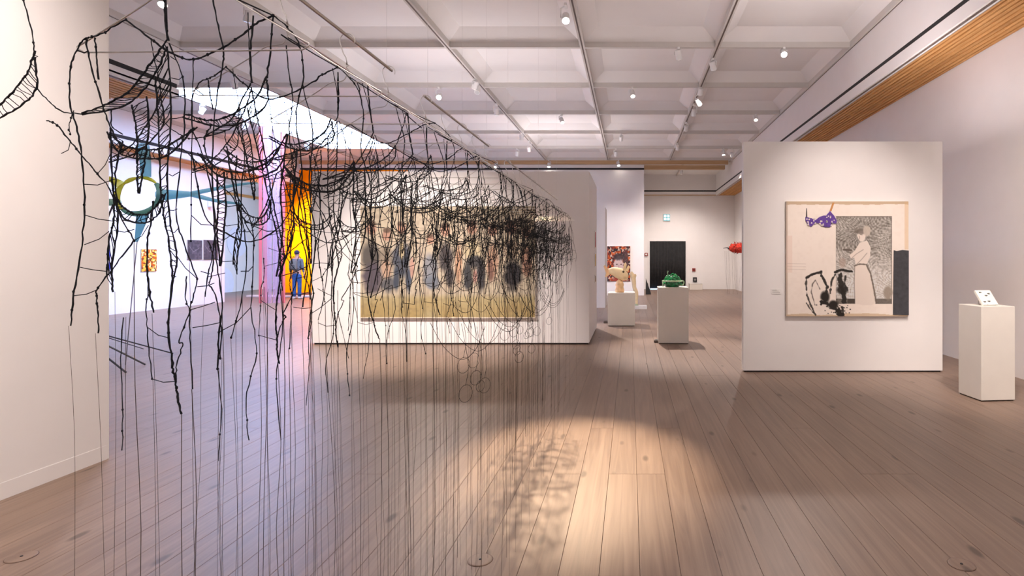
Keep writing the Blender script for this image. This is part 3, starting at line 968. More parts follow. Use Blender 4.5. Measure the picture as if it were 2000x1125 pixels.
def panel(name, cv, org, ux, thick, m, parent):
    """canvas as a slab: org = top left corner, ux = (vector along the width), hangs down along -z, sticks out along n"""
    org, wv, hv, n = Vector(org[0]), Vector(org[1]), Vector(org[2]), Vector(org[3])
    base = wloc(parent)
    W, Hh = cv.w, cv.h
    me = bpy.data.meshes.new(name)
    gx = np.linspace(0, 1, W)
    gy = np.linspace(0, 1, Hh)
    o = np.array(org - base + n * thick)
    V = o[None, None, :] + gx[None, :, None] * np.array(wv)[None, None, :] + gy[:, None, None] * np.array(hv)[None, None, :]
    V = V.reshape(-1, 3)
    i = np.arange(W * Hh).reshape(Hh, W)
    q = np.stack([i[:-1, :-1], i[1:, :-1], i[1:, 1:], i[:-1, 1:]], -1).reshape(-1, 4)
    me.from_pydata(V.tolist(), [], q.tolist())
    ca = me.color_attributes.new('paint', 'FLOAT_COLOR', 'POINT')
    c = np.clip(cv.a / 255.0, 0, 1)
    c = np.where(c <= 0.04045, c / 12.92, ((c + 0.055) / 1.055) ** 2.4)
    rgba = np.ones((W * Hh, 4), np.float32)
    rgba[:, :3] = c.reshape(-1, 3)
    ca.data.foreach_set('color', rgba.ravel())
    me.materials.append(m)
    ob = bpy.data.objects.new(name, me)
    ob.parent = parent
    col.objects.link(ob)
    # stretcher behind the painted face
    a, b_, c_, d_ = org, org + wv, org + wv + hv, org + hv
    st = MB()
    e = n * (thick - 0.001)
    st._add([a, b_, c_, d_, a + e, b_ + e, c_ + e, d_ + e], [(0, 1, 2, 3), (4, 7, 6, 5), (0, 4, 5, 1), (1, 5, 6, 2), (2, 6, 7, 3), (3, 7, 4, 0)])
    st.build('stretcher', mat('canvas_edge', srgb(206, 192, 176), 0.9), parent)
    return ob


M_PAINT = attr_mat('painted_canvas')

# ---- collage painting on the right panel
PX0, PX1, PZ0, PZ1 = (1534 - 1230) * 7.71 / F, (1771 - 1230) * 7.71 / F, EYE - (617 - 501) * 7.71 / F, EYE + (501 - 394) * 7.71 / F
cv = Canvas(300, 284, (236, 225, 213))
cv.mix((cv.noise(5, 5) - 0.4) * 0.35, (243, 235, 226))
cv.mix((cv.noise(40, 40) - 0.5) * 0.15, (190, 172, 156))
ed = (214, 178, 132)
cv.mix((cv.y < 0.022 + 0.012 * cv.noise(20, 2)) * 0.75, (186, 160, 128))
cv.mix((cv.x < 0.014) * 0.6, (178, 158, 138))
cv.rect(0.965, 1.0, 0.0, 0.42, ed, 0.45)
cv.rect(0.0, 0.05, 0.30, 0.62, (224, 196, 180), 0.4)
cv.mix((cv.y > 0.972 + 0.02 * cv.noise(14, 2)) * 0.7, (196, 168, 132))
for yy_ in (0.54, 0.565, 0.59):
    cv.stroke([(0.01, yy_), (0.16, yy_ + 0.004)], 0.0015, (170, 154, 144), 0.5)
# grey etching
ex0, ex1, ey0, ey1 = 0.405, 0.863, 0.129, 0.892
inside = (cv.x > ex0) & (cv.x < ex1) & (cv.y > ey0) & (cv.y < ey1)
swirl = 0.5 + 0.25 * np.sin(260 * (cv.x + 0.22 * cv.noise(9, 8)) + 120 * cv.y * cv.noise(5, 6)) + 0.25 * np.sin(210 * (cv.y + 0.2 * cv.noise(8, 9)) - 90 * cv.x)
tone = 112 + 62 * swirl + 50 * (cv.noise(110, 100) - 0.3) + 30 * (cv.noise(9, 9) - 0.5) + 54 * np.clip((cv.y - 0.40) / 0.25, 0, 1)
for c_ in range(3):
    cv.a[..., c_] = np.where(inside, np.clip(tone - (0, 6, 14)[c_], 60, 215), cv.a[..., c_])
frame = inside & ((cv.x < ex0 + 0.006) | (cv.x > ex1 - 0.007) | (cv.y < ey0 + 0.008))
cv.mix(frame * 0.6, (92, 84, 76))
cv.mix((inside & (cv.y > 0.845)) * 0.75, (84, 76, 68))
cv.blob(0.83, 0.79, 0.045, 0.07, (150, 138, 124), 0.9)
# the figure in the etching
lt = (226, 214, 202)
cv.poly([(0.56, 0.56), (0.60, 0.545), (0.65, 0.55), (0.69, 0.62), (0.72, 0.76), (0.735, 0.885), (0.70, 0.90), (0.62, 0.90), (0.565, 0.89), (0.56, 0.72)], lt)
cv.poly([(0.60, 0.36), (0.66, 0.34), (0.69, 0.40), (0.685, 0.48), (0.655, 0.555), (0.57, 0.555), (0.555, 0.49), (0.53, 0.50), (0.515, 0.47), (0.56, 0.43)], lt)
cv.blob(0.615, 0.305, 0.036, 0.05, lt, 1, 0.2)
cv.blob(0.605, 0.262, 0.06, 0.03, (110, 100, 92), 0.8)
cv.blob(0.66, 0.255, 0.035, 0.055, (196, 184, 170), 0.9, 0.3)
for st_ in ([(0.56, 0.56), (0.60, 0.545), (0.655, 0.55), (0.69, 0.63), (0.72, 0.78), (0.735, 0.885)],):
    cv.stroke(st_, 0.006, (104, 94, 84), 0.9, 0.004)
cv.stroke([(0.56, 0.56), (0.555, 0.70), (0.56, 0.86)], 0.003, (120, 108, 98), 0.8)
cv.stroke([(0.53, 0.50), (0.57, 0.46), (0.63, 0.42)], 0.0025, (130, 118, 108), 0.7)
cv.stroke([(0.57, 0.555), (0.62, 0.50), (0.66, 0.45)], 0.0025, (130, 118, 108), 0.7)
cv.stroke([(0.595, 0.30), (0.60, 0.315), (0.595, 0.33)], 0.002, (110, 98, 88), 0.8)
cv.stroke([(0.605, 0.29), (0.62, 0.292)], 0.002, (90, 80, 72), 0.9)
cv.stroke([(0.47, 0.42), (0.53, 0.425)], 0.008, (96, 86, 78), 0.9)
cv.blob(0.46, 0.53, 0.035, 0.05, (170, 150, 136), 0.7)
# ink brush work
ink = (44, 40, 36)
cv.stroke([(0.165, 0.665), (0.21, 0.635), (0.285, 0.612)], 0.010, ink, 1, 0.006)
cv.stroke([(0.165, 0.66), (0.162, 0.73), (0.17, 0.82), (0.20, 0.90), (0.24, 0.985)], 0.005, ink, 0.85, 0.012)
cv.stroke([(0.235, 0.90), (0.205, 0.79), (0.215, 0.72), (0.24, 0.685), (0.275, 0.76)], 0.0035, (110, 100, 92), 0.9, 0.006)
cv.stroke([(0.285, 0.63), (0.30, 0.67), (0.335, 0.74), (0.325, 0.80)], 0.010, ink, 0.95, 0.014)
cv.stroke([(0.40, 0.615), (0.45, 0.595), (0.535, 0.61)], 0.010, ink, 1, 0.006)
cv.stroke([(0.40, 0.64), (0.37, 0.68), (0.365, 0.74), (0.36, 0.80)], 0.007, ink, 0.9, 0.012)
cv.stroke([(0.44, 0.64), (0.445, 0.72), (0.47, 0.80), (0.475, 0.87)], 0.017, ink, 0.95, 0.02)
cv.stroke([(0.485, 0.65), (0.475, 0.72), (0.50, 0.77)], 0.009, ink, 0.9, 0.012)
cv.blob(0.455, 0.77, 0.055, 0.045, ink, 0.95)
cv.blob(0.32, 0.83, 0.045, 0.06, ink, 1)
cv.blob(0.385, 0.90, 0.05, 0.045, ink, 1)
cv.stroke([(0.30, 0.88), (0.36, 0.90), (0.42, 0.95), (0.455, 0.99)], 0.020, ink, 1, 0.024)
cv.stroke([(0.455, 0.92), (0.47, 0.985)], 0.009, ink, 0.9, 0.012)
cv.stroke([(0.165, 0.885), (0.20, 0.94), (0.235, 0.985)], 0.004, ink, 0.8, 0.008)
cv.rect(0.50, 0.56, 0.85, 0.885, (70, 62, 56), 0.9)
for q in range(26):
    cv.blob(0.24 + 0.30 * cv.rng.rand(), 0.84 + 0.14 * cv.rng.rand(), 0.006, 0.006, ink, 0.9, 0.3)
t = thing('collage_painting', 'large pale collage painting with purple bra, grey etched woman and ink strokes', 'painting', (PX0, 7.71, PZ0))
panel('canvas', cv, ((PX0, 7.708, PZ1), (PX1 - PX0, 0, 0), (0, 0, PZ0 - PZ1), (0, -1, 0)), None, 0.045, M_PAINT, t)
w_, h_ = PX1 - PX0, PZ1 - PZ0


def on(nx, ny):
    return (PX0 + nx * w_, PZ1 - ny * h_)


# black cloth panel
MB().prism([on(0.878, 0.425), on(0.90, 0.432), on(0.95, 0.423), on(1.0, 0.428), on(1.0, 0.99), on(0.872, 0.985)], 1, 7.660, 7.652).build('cloth_strip', mat('charcoal_cloth', srgb(66, 66, 70), 0.95, var=0.2, scale=18, bump=0.3), t, label='charcoal cloth strip at the right edge')
# the bra
br = MB()
br.prism([on(0.155, 0.135), on(0.20, 0.145), on(0.235, 0.165), on(0.27, 0.135), on(0.33, 0.115), on(0.355, 0.085), on(0.385, 0.12), on(0.41, 0.165), on(0.405, 0.195), on(0.37, 0.19), on(0.355, 0.225), on(0.31, 0.222), on(0.27, 0.19), on(0.23, 0.19), on(0.20, 0.222), on(0.175, 0.20), on(0.155, 0.165)], 1, 7.658, 7.650)
bra = br.build('bra', mat('purple_satin', srgb(92, 58, 146), 0.6, var=0.25, scale=40), t, label='purple bra with white dots')
dots = MB()
for q in range(46):
    nx, ny = 0.165 + 0.235 * R.random(), 0.115 + 0.095 * R.random()
    if ny < 0.15 and 0.20 < nx < 0.28: continue
    if ny < 0.14 and nx < 0.30: continue
    if ny > 0.195 and (0.22 < nx < 0.28 or nx > 0.37): continue
    c_ = on(nx, ny)
    dots.tube([(c_[0], 7.6505, c_[1]), (c_[0], 7.6485, c_[1])], 0.012 * (0.6 + 0.5 * R.random()), 8)
dots.build('white_dots', mat('white_dots', srgb(222, 210, 206), 0.8), bra, kind='stuff')
MB().prism([on(0.352, 0.085), on(0.368, 0.085), on(0.392, 0.012), on(0.376, 0.012)], 1, 7.658, 7.653).build('strap', mat('tan_strap', srgb(196, 138, 80), 0.7), t, label='tan shoulder strap')
MB().prism([on(0.160, 0.14), on(0.170, 0.14), on(0.166, 0.06), on(0.162, 0.06)], 1, 7.658, 7.653).build('strap', mat('grey_strap', srgb(70, 64, 62), 0.7), t, label='short dark strap')
t = thing('wall_caption', 'small white caption card left of the collage painting', 'caption card', at(1515, 573, 7.71))
MB().bevel_box(at(1506, 565, 7.71).x, at(1525, 565, 7.71).x, 7.702, 7.709, at(0, 574, 7.71).z, at(0, 564, 7.71).z, 0.001).build('card', M_CARD, t)
pm = MB()
for q, (a0, a1) in enumerate(((0.1, 0.55), (0.1, 0.75), (0.1, 0.9))):
    xa, xb = at(1506, 0, 7.71).x, at(1525, 0, 7.71).x
    zz = at(0, 566.3 + 2.1 * q, 7.71).z
    pm.box(xa + (xb - xa) * a0, xa + (xb - xa) * a1, 7.7005, 7.702, zz - 0.0025, zz + 0.0015)
pm.build('print_lines', M_PRINT, t)

# ---- large group painting on the box wall
QX0, QX1, QZ1, QZ0 = (708 - 1230) * 10.13 / F, (1046 - 1230) * 10.13 / F, EYE + (501 - 404) * 10.13 / F, EYE - (619 - 501) * 10.13 / F
cv = Canvas(240, 152, (206, 192, 168))
cv.mix((cv.noise(8, 6) - 0.3) * 0.5, (220, 208, 176))
cv.mix(np.clip((cv.y - 0.78) / 0.05, 0, 1), (196, 180, 136))
cv.mix(np.clip((cv.y - 0.80) / 0.1, 0, 1) * cv.noise(10, 5) * 0.6, (184, 152, 88))
skin = (196, 150, 128)


def fig(cx, head, hw, top, bot, w, c, c2=None):
    cv.blob(cx, (top + bot) / 2, w, (bot - top) / 2, c, 0.92, 0.35)
    if c2: cv.blob(cx, top + (bot - top) * 0.3, w * 0.3, (bot - top) * 0.26, c2, 0.9, 0.4)
    cv.blob(cx, head, hw, hw * 1.9, skin, 0.9, 0.3)
    cv.blob(cx, head - hw * 1.4, hw * 0.9, hw, (96, 78, 66), 0.8, 0.4)


fig(0.06, 0.20, 0.035, 0.28, 0.62, 0.065, (92, 88, 84))
fig(0.15, 0.26, 0.03, 0.33, 0.66, 0.05, (148, 136, 120))
cv.blob(0.07, 0.64, 0.07, 0.17, (94, 86, 96), 0.95)
cv.blob(0.16, 0.70, 0.05, 0.09, (96, 98, 104), 0.9)
cv.blob(0.15, 0.57, 0.035, 0.10, (206, 172, 146), 0.9)
fig(0.235, 0.20, 0.03, 0.28, 0.66, 0.058, (78, 84, 98), (214, 196, 152))
cv.blob(0.205, 0.66, 0.02, 0.13, (70, 78, 92), 0.95)
cv.blob(0.275, 0.66, 0.02, 0.13, (76, 86, 104), 0.95)
cv.blob(0.295, 0.55, 0.016, 0.10, (206, 160, 144), 0.9)
cv.blob(0.355, 0.50, 0.045, 0.24, (200, 186, 166), 0.8)
fig(0.40, 0.30, 0.028, 0.40, 0.76, 0.05, (146, 150, 158))
cv.blob(0.41, 0.68, 0.05, 0.09, (128, 136, 148), 0.9)
fig(0.485, 0.22, 0.032, 0.30, 0.62, 0.05, (74, 70, 72))
cv.blob(0.51, 0.64, 0.03, 0.11, (72, 68, 70), 0.95)
cv.blob(0.56, 0.52, 0.024, 0.22, (208, 164, 132), 0.9)
fig(0.64, 0.20, 0.035, 0.28, 0.50, 0.06, (212, 196, 158))
cv.blob(0.615, 0.62, 0.03, 0.16, (64, 66, 70), 0.95)
cv.blob(0.69, 0.62, 0.03, 0.17, (62, 62, 66), 0.95)
cv.blob(0.655, 0.50, 0.05, 0.07, (62, 62, 66), 0.9)
cv.blob(0.655, 0.63, 0.015, 0.07, (206, 150, 140), 0.8)
fig(0.755, 0.22, 0.03, 0.32, 0.70, 0.04, (196, 158, 132))
cv.blob(0.745, 0.58, 0.02, 0.12, (120, 86, 76), 0.8)
fig(0.86, 0.20, 0.034, 0.28, 0.50, 0.055, (180, 160, 138))
cv.blob(0.87, 0.62, 0.058, 0.16, (52, 50, 54), 0.98)
fig(0.95, 0.24, 0.03, 0.32, 0.66, 0.035, (170, 130, 110))
cv.mix((cv.noise(70, 50) - 0.5) * 0.35, (90, 80, 74))
cv.a *= 0.84
t = thing('group_painting', 'large wide painting of a row of standing figures on the box wall', 'painting', (QX0, 10.13, QZ0))
panel('canvas', cv, ((QX0, 10.128, QZ1), (QX1 - QX0, 0, 0), (0, 0, QZ0 - QZ1), (0, -1, 0)), None, 0.06, M_PAINT, t)
MB().box(QX0 - 0.012, QX1 + 0.012, 10.06, 10.128, QZ0 - 0.012, QZ0).box(QX0 - 0.012, QX0, 10.06, 10.128, QZ0, QZ1).box(QX1, QX1 + 0.012, 10.06, 10.128, QZ0, QZ1).box(QX0 - 0.012, QX1 + 0.012, 10.06, 10.128, QZ1, QZ1 + 0.012).build('frame', mat('pale_frame', srgb(222, 212, 198), 0.6), t)

# ---- three small pictures on the right end of the box wall
for (z0, z1, c, lab) in ((1.72, 2.07, (178, 40, 58), 'narrow red picture on the end of the box wall'), (1.34, 1.62, (206, 168, 62), 'narrow yellow picture on the end of the box wall'), (1.02, 1.18, (120, 92, 60), 'small brown picture on the end of the box wall')):
    t = thing('small_picture', lab, 'picture', (-0.715, 11.75, z0), 'pictures on the end of the box wall')
    B(-0.713, -0.700, 11.62, 11.88, z0, z1).build('board', M_CARD, t)
    B(-0.700, -0.697, 11.64, 11.86, z0 + 0.02, z1 - 0.02).build('image', mat('print_%d' % c[0], srgb(*c), 0.6, var=0.35, scale=14), t)

# ---- portrait on the cross wall
XA, XB = at(1186, 0, YB).x, at(1231, 0, YB).x
ZA, ZB2 = at(0, 481, YB).z, at(0, 549, YB).z
cv = Canvas(110, 160, (120, 52, 42))
cv.mix((cv.noise(16, 22) > 0.55) * 0.9, (52, 44, 46))
cv.mix((cv.noise(20, 26) > 0.66) * 0.9, (214, 196, 176))
cv.mix((cv.noise(14, 18) > 0.70) * 0.8, (206, 92, 40))
cv.blob(0.78, 0.45, 0.16, 0.45, (72, 60, 62), 0.8)
cv.blob(0.50, 0.55, 0.24, 0.30, (206, 184, 178), 0.95, 0.25)
cv.blob(0.50, 0.30, 0.27, 0.12, (60, 52, 54), 0.85)
cv.blob(0.42, 0.52, 0.05, 0.02, (70, 56, 56), 0.9)
cv.blob(0.60, 0.52, 0.05, 0.02, (70, 56, 56), 0.9)
cv.stroke([(0.43, 0.70), (0.58, 0.70)], 0.014, (130, 70, 66))
cv.stroke([(0.51, 0.54), (0.50, 0.63)], 0.010, (160, 130, 124))
cv.blob(0.5, 1.0, 0.4, 0.14, (150, 60, 46), 0.9)
t = thing('portrait_painting', 'patterned red and black portrait picture on the cross wall behind the fish', 'painting', (XA, YB, ZB2))
panel('canvas', cv, ((XA, YB - 0.002, ZA), (XB - XA, 0, 0), (0, 0, ZB2 - ZA), (0, -1, 0)), None, 0.05, M_PAINT, t)

# ---- orange painted wall panel with lettering
XO0, XO1 = at(557, 0, YB).x, at(797, 0, YB).x
t = thing('orange_wall_panel', 'tall glowing orange wall panel with dark letters behind the box wall', 'wall panel', (XO0, YB, 0.0))
B(XO0, XO1, YB - 0.05, YB - 0.021, 0.12, 4.99).build('panel', mat('orange_paint', srgb(250, 138, 0), 0.8, var=0.05, scale=2, spec=0.05), t)
B(XO0, XO1, YB - 0.06, YB - 0.021, 0.0, 0.12).build('kickboard', mat('dark_red_kick', srgb(110, 60, 44), 0.7), t)
cu = bpy.data.curves.new('lettering', 'FONT')
cu.body = 'ST'
cu.size = 0.30
cu.extrude = 0.004
cu.space_character = 1.15
to = bpy.data.objects.new('lettering', cu)
col.objects.link(to)
bpy.context.view_layer.update()
dg = bpy.context.evaluated_depsgraph_get()
me = bpy.data.meshes.new_from_object(to.evaluated_get(dg))
bpy.data.objects.remove(to)
me.materials.clear()
me.materials.append(mat('dark_letters', srgb(70, 26, 14), 0.7))
lt_ = bpy.data.objects.new('lettering', me)
lt_.parent = t
p = at(574, 441.5, YB)
lt_.location = Vector((p.x, YB - 0.056, p.z)) - wloc(t)
lt_.rotation_euler = (math.pi / 2, 0, 0)
lt_.scale = (1.35, 1, 1)
col.objects.link(lt_)
struct('trim_12', MB().bevel_box(at(470, 0, 21.6).x, at(700, 0, 21.6).x, 21.9, 22.15, 0.0, 0.07, 0.01), M_WALL, 'low white step in front of the orange wall', 'step')

# ---- hanging iridescent film
YF = 16.4
t = thing('hanging_film', 'tall hanging film of pink and violet translucent strips', 'hanging film', (at(530, 0, YF).x, YF, 0.25))


def film(name, c, al):
    if name in MATS: return MATS[name]
    m = bpy.data.materials.new(name)
    m.use_nodes = True
    n_ = m.node_tree
    n_.nodes.remove(n_.nodes['Principled BSDF'])
    a = n_.nodes.new('ShaderNodeBsdfTransparent'); a.inputs[0].default_value = (*c[:3], 1)
    b = n_.nodes.new('ShaderNodeBsdfTranslucent'); b.inputs[0].default_value = (*c[:3], 1)
    d = n_.nodes.new('ShaderNodeBsdfDiffuse'); d.inputs[0].default_value = (*c[:3], 1)
    nz = n_.nodes.new('ShaderNodeTexNoise'); nz.inputs['Scale'].default_value = 1.5
    m0 = n_.nodes.new('ShaderNodeMixShader'); m0.inputs[0].default_value = 0.5
    n_.links.new(b.outputs[0], m0.inputs[1]); n_.links.new(d.outputs[0], m0.inputs[2])
    mr = n_.nodes.new('ShaderNodeMapRange'); mr.inputs['To Min'].default_value = al - 0.1; mr.inputs['To Max'].default_value = al + 0.1
    n_.links.new(nz.outputs['Fac'], mr.inputs['Value'])
    m1 = n_.nodes.new('ShaderNodeMixShader')
    n_.links.new(mr.outputs[0], m1.inputs[0]); n_.links.new(a.outputs[0], m1.inputs[1]); n_.links.new(m0.outputs[0], m1.inputs[2])
    n_.links.new(m1.outputs[0], n_.nodes['Material Output'].inputs['Surface'])
    MATS[name] = m
    return m


FP, FV, FL = film('pink_film', srgb(255, 186, 194), 0.34), film('violet_film', srgb(242, 228, 246), 0.25), film('rose_film', srgb(250, 212, 226), 0.28)
edges = [505, 512, 521, 531, 541, 548, 556]
for i, (a, b) in enumerate(zip(edges[:-1], edges[1:])):
    xa, xb = at(a, 0, YF).x + 0.006, at(b, 0, YF).x - 0.006
    dy = 0.03 * (i % 2)
    MB().box(xa, xb, YF + dy, YF + dy + 0.006, 0.22, 5.27).build('film_strip', (FP, FL, FV, FV, FV, FP)[i], t)
MB().tube([(at(503, 0, YF).x, YF + 0.015, 5.28), (at(558, 0, YF).x, YF + 0.015, 5.28)], 0.018, 8).build('top_bar', M_LAMP, t)
for xx in (at(508, 0, YF).x, at(553, 0, YF).x):
    MB().tube([(xx, YF + 0.015, 5.28), (xx, YF + 0.015, CEIL + 0.2)], 0.004, 5).build('cable', M_STEEL, t)

# ---- pictures on the far left wall
def left_picture(px0, px1, py0, py1, cv, name, lab, cat='picture', group=None):
    y0, y1 = (-XL) * F / (1230 - px0), (-XL) * F / (1230 - px1)
    ym = (y0 + y1) / 2
    z1, z0 = EYE + (501 - py0) * ym / F, EYE + (501 - py1) * ym / F
    t = thing(name, lab, cat, (XL, ym, z0), group)
    panel('canvas', cv, ((XL + 0.002, y0, z1), (0, y1 - y0, 0), (0, 0, z0 - z1), (1, 0, 0)), None, 0.03, M_PAINT, t)


cv = Canvas(90, 120, (206, 96, 20))
cv.mix((cv.noise(9, 10) > 0.55) * 0.9, (244, 190, 60))
cv.mix((cv.noise(12, 14) > 0.62) * 0.9, (110, 44, 30))
cv.mix((cv.noise(12, 14) > 0.70) * 0.9, (252, 226, 150))
left_picture(274, 304, 487, 530, cv, 'flame_picture', 'fiery orange and yellow picture on the far left wall')
for (a, b, lab) in ((364.5, 393, 'left one of two dark grey square pictures'), (396, 424, 'right one of two dark grey square pictures')):
    cv = Canvas(80, 80, (74, 70, 76))
    cv.rng = np.random.RandomState(int(a))
    cv.mix((cv.noise(12, 12) - 0.4) * 0.9, (120, 114, 120))
    cv.stroke([(0.1, 0.3), (0.4, 0.6), (0.8, 0.4)], 0.02, (128, 122, 126), 0.7, 0.02)
    left_picture(a, b, 469, 507, cv, 'dark_picture', lab, group='pair of dark square pictures')
cv = Canvas(30, 60, (52, 56, 150))
cv.mix((cv.noise(5, 9) - 0.4) * 0.8, (84, 90, 196))
left_picture(196, 213, 479, 527, cv, 'blue_picture', 'blue picture half hidden behind the near left wall')

# ---- pale discs in the side room
M_DISC = mat('pale_disc', srgb(226, 228, 240), 0.7, var=0.02)
XD = -17.4
for (yc, zc, r, lab) in ((25.5, 2.2, 0.66, 'round pale disc hanging high on the side room wall'), (24.55, 0.38, 0.72, 'round pale disc cut off by the floor on the side room wall')):
    poly = []
    for k in range(48):
        a = 2 * math.pi * k / 48
        poly.append((yc + r * math.cos(a), max(0.0, zc + r * math.sin(a))))
    MB().prism(poly, 0, XD + 0.001, XD + 0.02).build('wall_disc', M_DISC, loc=(XD, yc, max(0, zc - r)), label=lab, cat='disc', group='pale discs in the side room')

# ---- ring sculpture with sleeves behind the near left wall
YG = 8.3
cR = at(270, 382, YG)
rX, rZ = 42 * YG / F, 36 * YG / F
g = thing('ring_sculpture', 'translucent green and teal ring sculpture with forked sleeves and thin legs', 'sculpture', (cR.x - 0.4, YG, 0.0))
M_TEAL, M_OLIVE = film('teal_sleeve', srgb(160, 204, 214), 0.45), film('olive_sleeve', srgb(214, 212, 110), 0.65)
M_GREEN = film('dark_green_sleeve', srgb(140, 178, 164), 0.6)


def arc(a0, a1, w0, w1, m, n=14):
    pts, rr = [], []
    for k in range(n + 1):
        f = k / n
        a = math.radians(a0 + (a1 - a0) * f)
        pts.append(cR + Vector((rX * math.cos(a), 0.05 * math.sin(a), rZ * math.sin(a))))
        rr.append(w0 + (w1 - w0) * math.sin(math.pi * f))
    MB().tube(pts, rr, 10).build('ring_band', m, g, smooth=True)


arc(140, 232, 0.016, 0.042, M_OLIVE)
arc(232, 330, 0.022, 0.040, M_GREEN)
arc(330, 400, 0.030, 0.040, M_GREEN)
arc(40, 100, 0.010, 0.026, M_OLIVE)
arc(100, 140, 0.012, 0.030, M_OLIVE)


def sleeve(pts, rr, m, nm='sleeve'):
    MB().tube(crom(pts, 5), [rr[0] + (rr[1] - rr[0]) * (k / (5 * (len(pts) - 1))) for k in range(5 * (len(pts) - 1) + 1)], 10, cap=False).build(nm, m, g, smooth=True)


jr = at(312, 381, YG)
sleeve([jr, at(345, 380, YG), at(375, 379, YG + 0.05)], (0.085, 0.035), M_TEAL)
sleeve([at(375, 378, YG + 0.05), at(420, 369, YG + 0.2), at(470, 360, YG + 0.5), at(503, 357, YG + 0.7)], (0.035, 0.012), M_TEAL)
sleeve([at(375, 380, YG + 0.05), at(422, 392, YG + 0.15), at(470, 398, YG + 0.3)], (0.035, 0.014), M_TEAL)
sleeve([at(279, 418, YG), at(273, 445, YG), at(266, 472, YG)], (0.075, 0.02), M_TEAL)
sleeve([at(285, 345, YG), at(284, 318, YG), at(280, 285, YG + 0.1)], (0.06, 0.07), M_TEAL)
sleeve([at(234, 360, YG), at(215, 350, YG), at(180, 346, YG)], (0.06, 0.02), M_OLIVE)
sleeve([at(232, 396, YG), at(212, 395, YG), at(180, 397, YG)], (0.05, 0.05), film('pale_green_sleeve', srgb(176, 200, 180), 0.6))
M_ROD = mat('dark_blue_rod', (0.02, 0.022, 0.035), 0.4)


def fl(px, py):
    Y = F * EYE / (py - 501.0)
    q = at(px, py, Y)
    return Vector((q.x, q.y, 0.006))


MB().tube([at(268, 470, YG), fl(245, 714)], 0.006, 6).build('leg', mat('grey_rod', (0.16, 0.15, 0.16), 0.4), g)
hub = Vector((-7.75, 7.9, 0.62))
for (px, py, r) in ((338, 691, 0.010), (280, 682, 0.007), (284, 713, 0.013), (246, 728, 0.013)):
    MB().tube([hub, fl(px, py)], r, 6).build('leg', M_ROD, g)
MB().sphere(hub, 0.05, 0.05, 0.05, 12, 8).build('hub', M_ROD, g)
MB().tube([hub, cR + Vector((-rX, 0, 0))], 0.012, 6).build('post', M_ROD, g)

# ------------------------------------------------------------------ pedestals and sculptures
def pedestal(loc, w, d, h, rot, lab):
    t = thing('pedestal', lab, 'pedestal', loc, 'white pedestals')
    t.rotation_euler = (0, 0, rot)
    m = MB().bevel_box(-w / 2, w / 2, -d / 2, d / 2, 0.012, h, 0.004).mesh('body', M_PED)
    o = bpy.data.objects.new('body', m); o.parent = t; col.objects.link(o)
    m = MB().box(-w / 2 + 0.012, w / 2 - 0.012, -d / 2 + 0.012, d / 2 - 0.012, 0.0, 0.012).mesh('foot', M_SUB)
    o = bpy.data.objects.new('foot', m); o.parent = t; col.objects.link(o)
    return t


# green object pedestal
YP = 10.2
x0, x1 = at(1286, 0, YP).x, at(1345, 0, YP).x
pedestal(((x0 + x1) / 2, YP + 0.26, 0), x1 - x0, 0.5, 1.0, 0.0, 'tall white pedestal under the green glassy object')
# fish pedestal
YP2 = 12.8
fx0, fx1 = at(1187, 0, YP2).x, at(1240, 0, YP2).x
pedestal(((fx0 + fx1) / 2, YP2 + 0.3, 0), fx1 - fx0, 0.6, 0.735, 0.0, 'low white pedestal under the cream fish')
# tile pedestal
pedestal((3.925, 6.34, 0), 0.385, 0.37, 1.015, math.radians(5), 'white pedestal on the right under the tilted tile')
for (px, py, lab) in ((1283, 669, 'small dark floor outlet beside the green object pedestal'), (1183, 631, 'small dark floor outlet beside the fish pedestal')):
    p = fl(px, py)
    t = thing('floor_outlet', lab, 'floor outlet', (p.x, p.y, 0), 'dark floor outlets')
    MB().bevel_box(p.x - 0.05, p.x + 0.05, p.y - 0.05, p.y + 0.09, 0.0, 0.045, 0.008).build('housing', mat('brown_outlet', (0.12, 0.09, 0.07), 0.6), t)
    B(p.x - 0.03, p.x + 0.03, p.y - 0.03, p.y + 0.06, 0.045, 0.05).build('cover', M_BLACK, t)

# green woven glassy object
M_GRN = mat('green_glass', srgb(40, 176, 100), 0.12, var=0.35, scale=30, spec=0.8)
M_GRN2 = mat('dark_green_glass', srgb(16, 110, 60), 0.15, var=0.4, scale=25, spec=0.8)
M_PALE = mat('pale_green_band', srgb(168, 200, 160), 0.25, var=0.1, spec=0.7)
gx, gy = at(1315, 0, YP).x, YP + 0.24
t = thing('green_sculpture', 'shiny green tangle of glass loops with a pale band on the pedestal', 'sculpture', (gx, gy, 1.0))
gr = random.Random(11)
cg = Vector((gx, gy, 1.0))
def dome(f, a, k=1.0):
    r = math.sqrt(max(0, 1 - f * f))
    return cg + Vector((0.17 * k * r * math.cos(a), 0.15 * k * r * math.sin(a), 0.012 + 0.235 * f))
MB().lathe([(0.0, 0.002), (0.12, 0.002), (0.15, 0.05), (0.14, 0.12), (0.10, 0.18), (0.03, 0.205), (0.0, 0.207)], cg, 20).build('core', M_GRN2, t, smooth=True)
for q in range(26):
    a0 = gr.uniform(0, 6.28)
    a1 = a0 + gr.uniform(1.2, 3.0) * gr.choice((-1, 1))
    f0, f1, fm = gr.uniform(0.05, 0.3), gr.uniform(0.1, 0.6), gr.uniform(0.6, 0.98)
    pts = [dome(f0, a0), dome((f0 + fm) / 2, a0 + (a1 - a0) * 0.25), dome(fm, (a0 + a1) / 2), dome((f1 + fm) / 2, a0 + (a1 - a0) * 0.75), dome(f1, a1)]
    MB().tube(crom(pts, 5), gr.uniform(0.006, 0.011), 7).build('glass_loop', gr.choice((M_GRN, M_GRN, M_GRN2)), t, smooth=True)
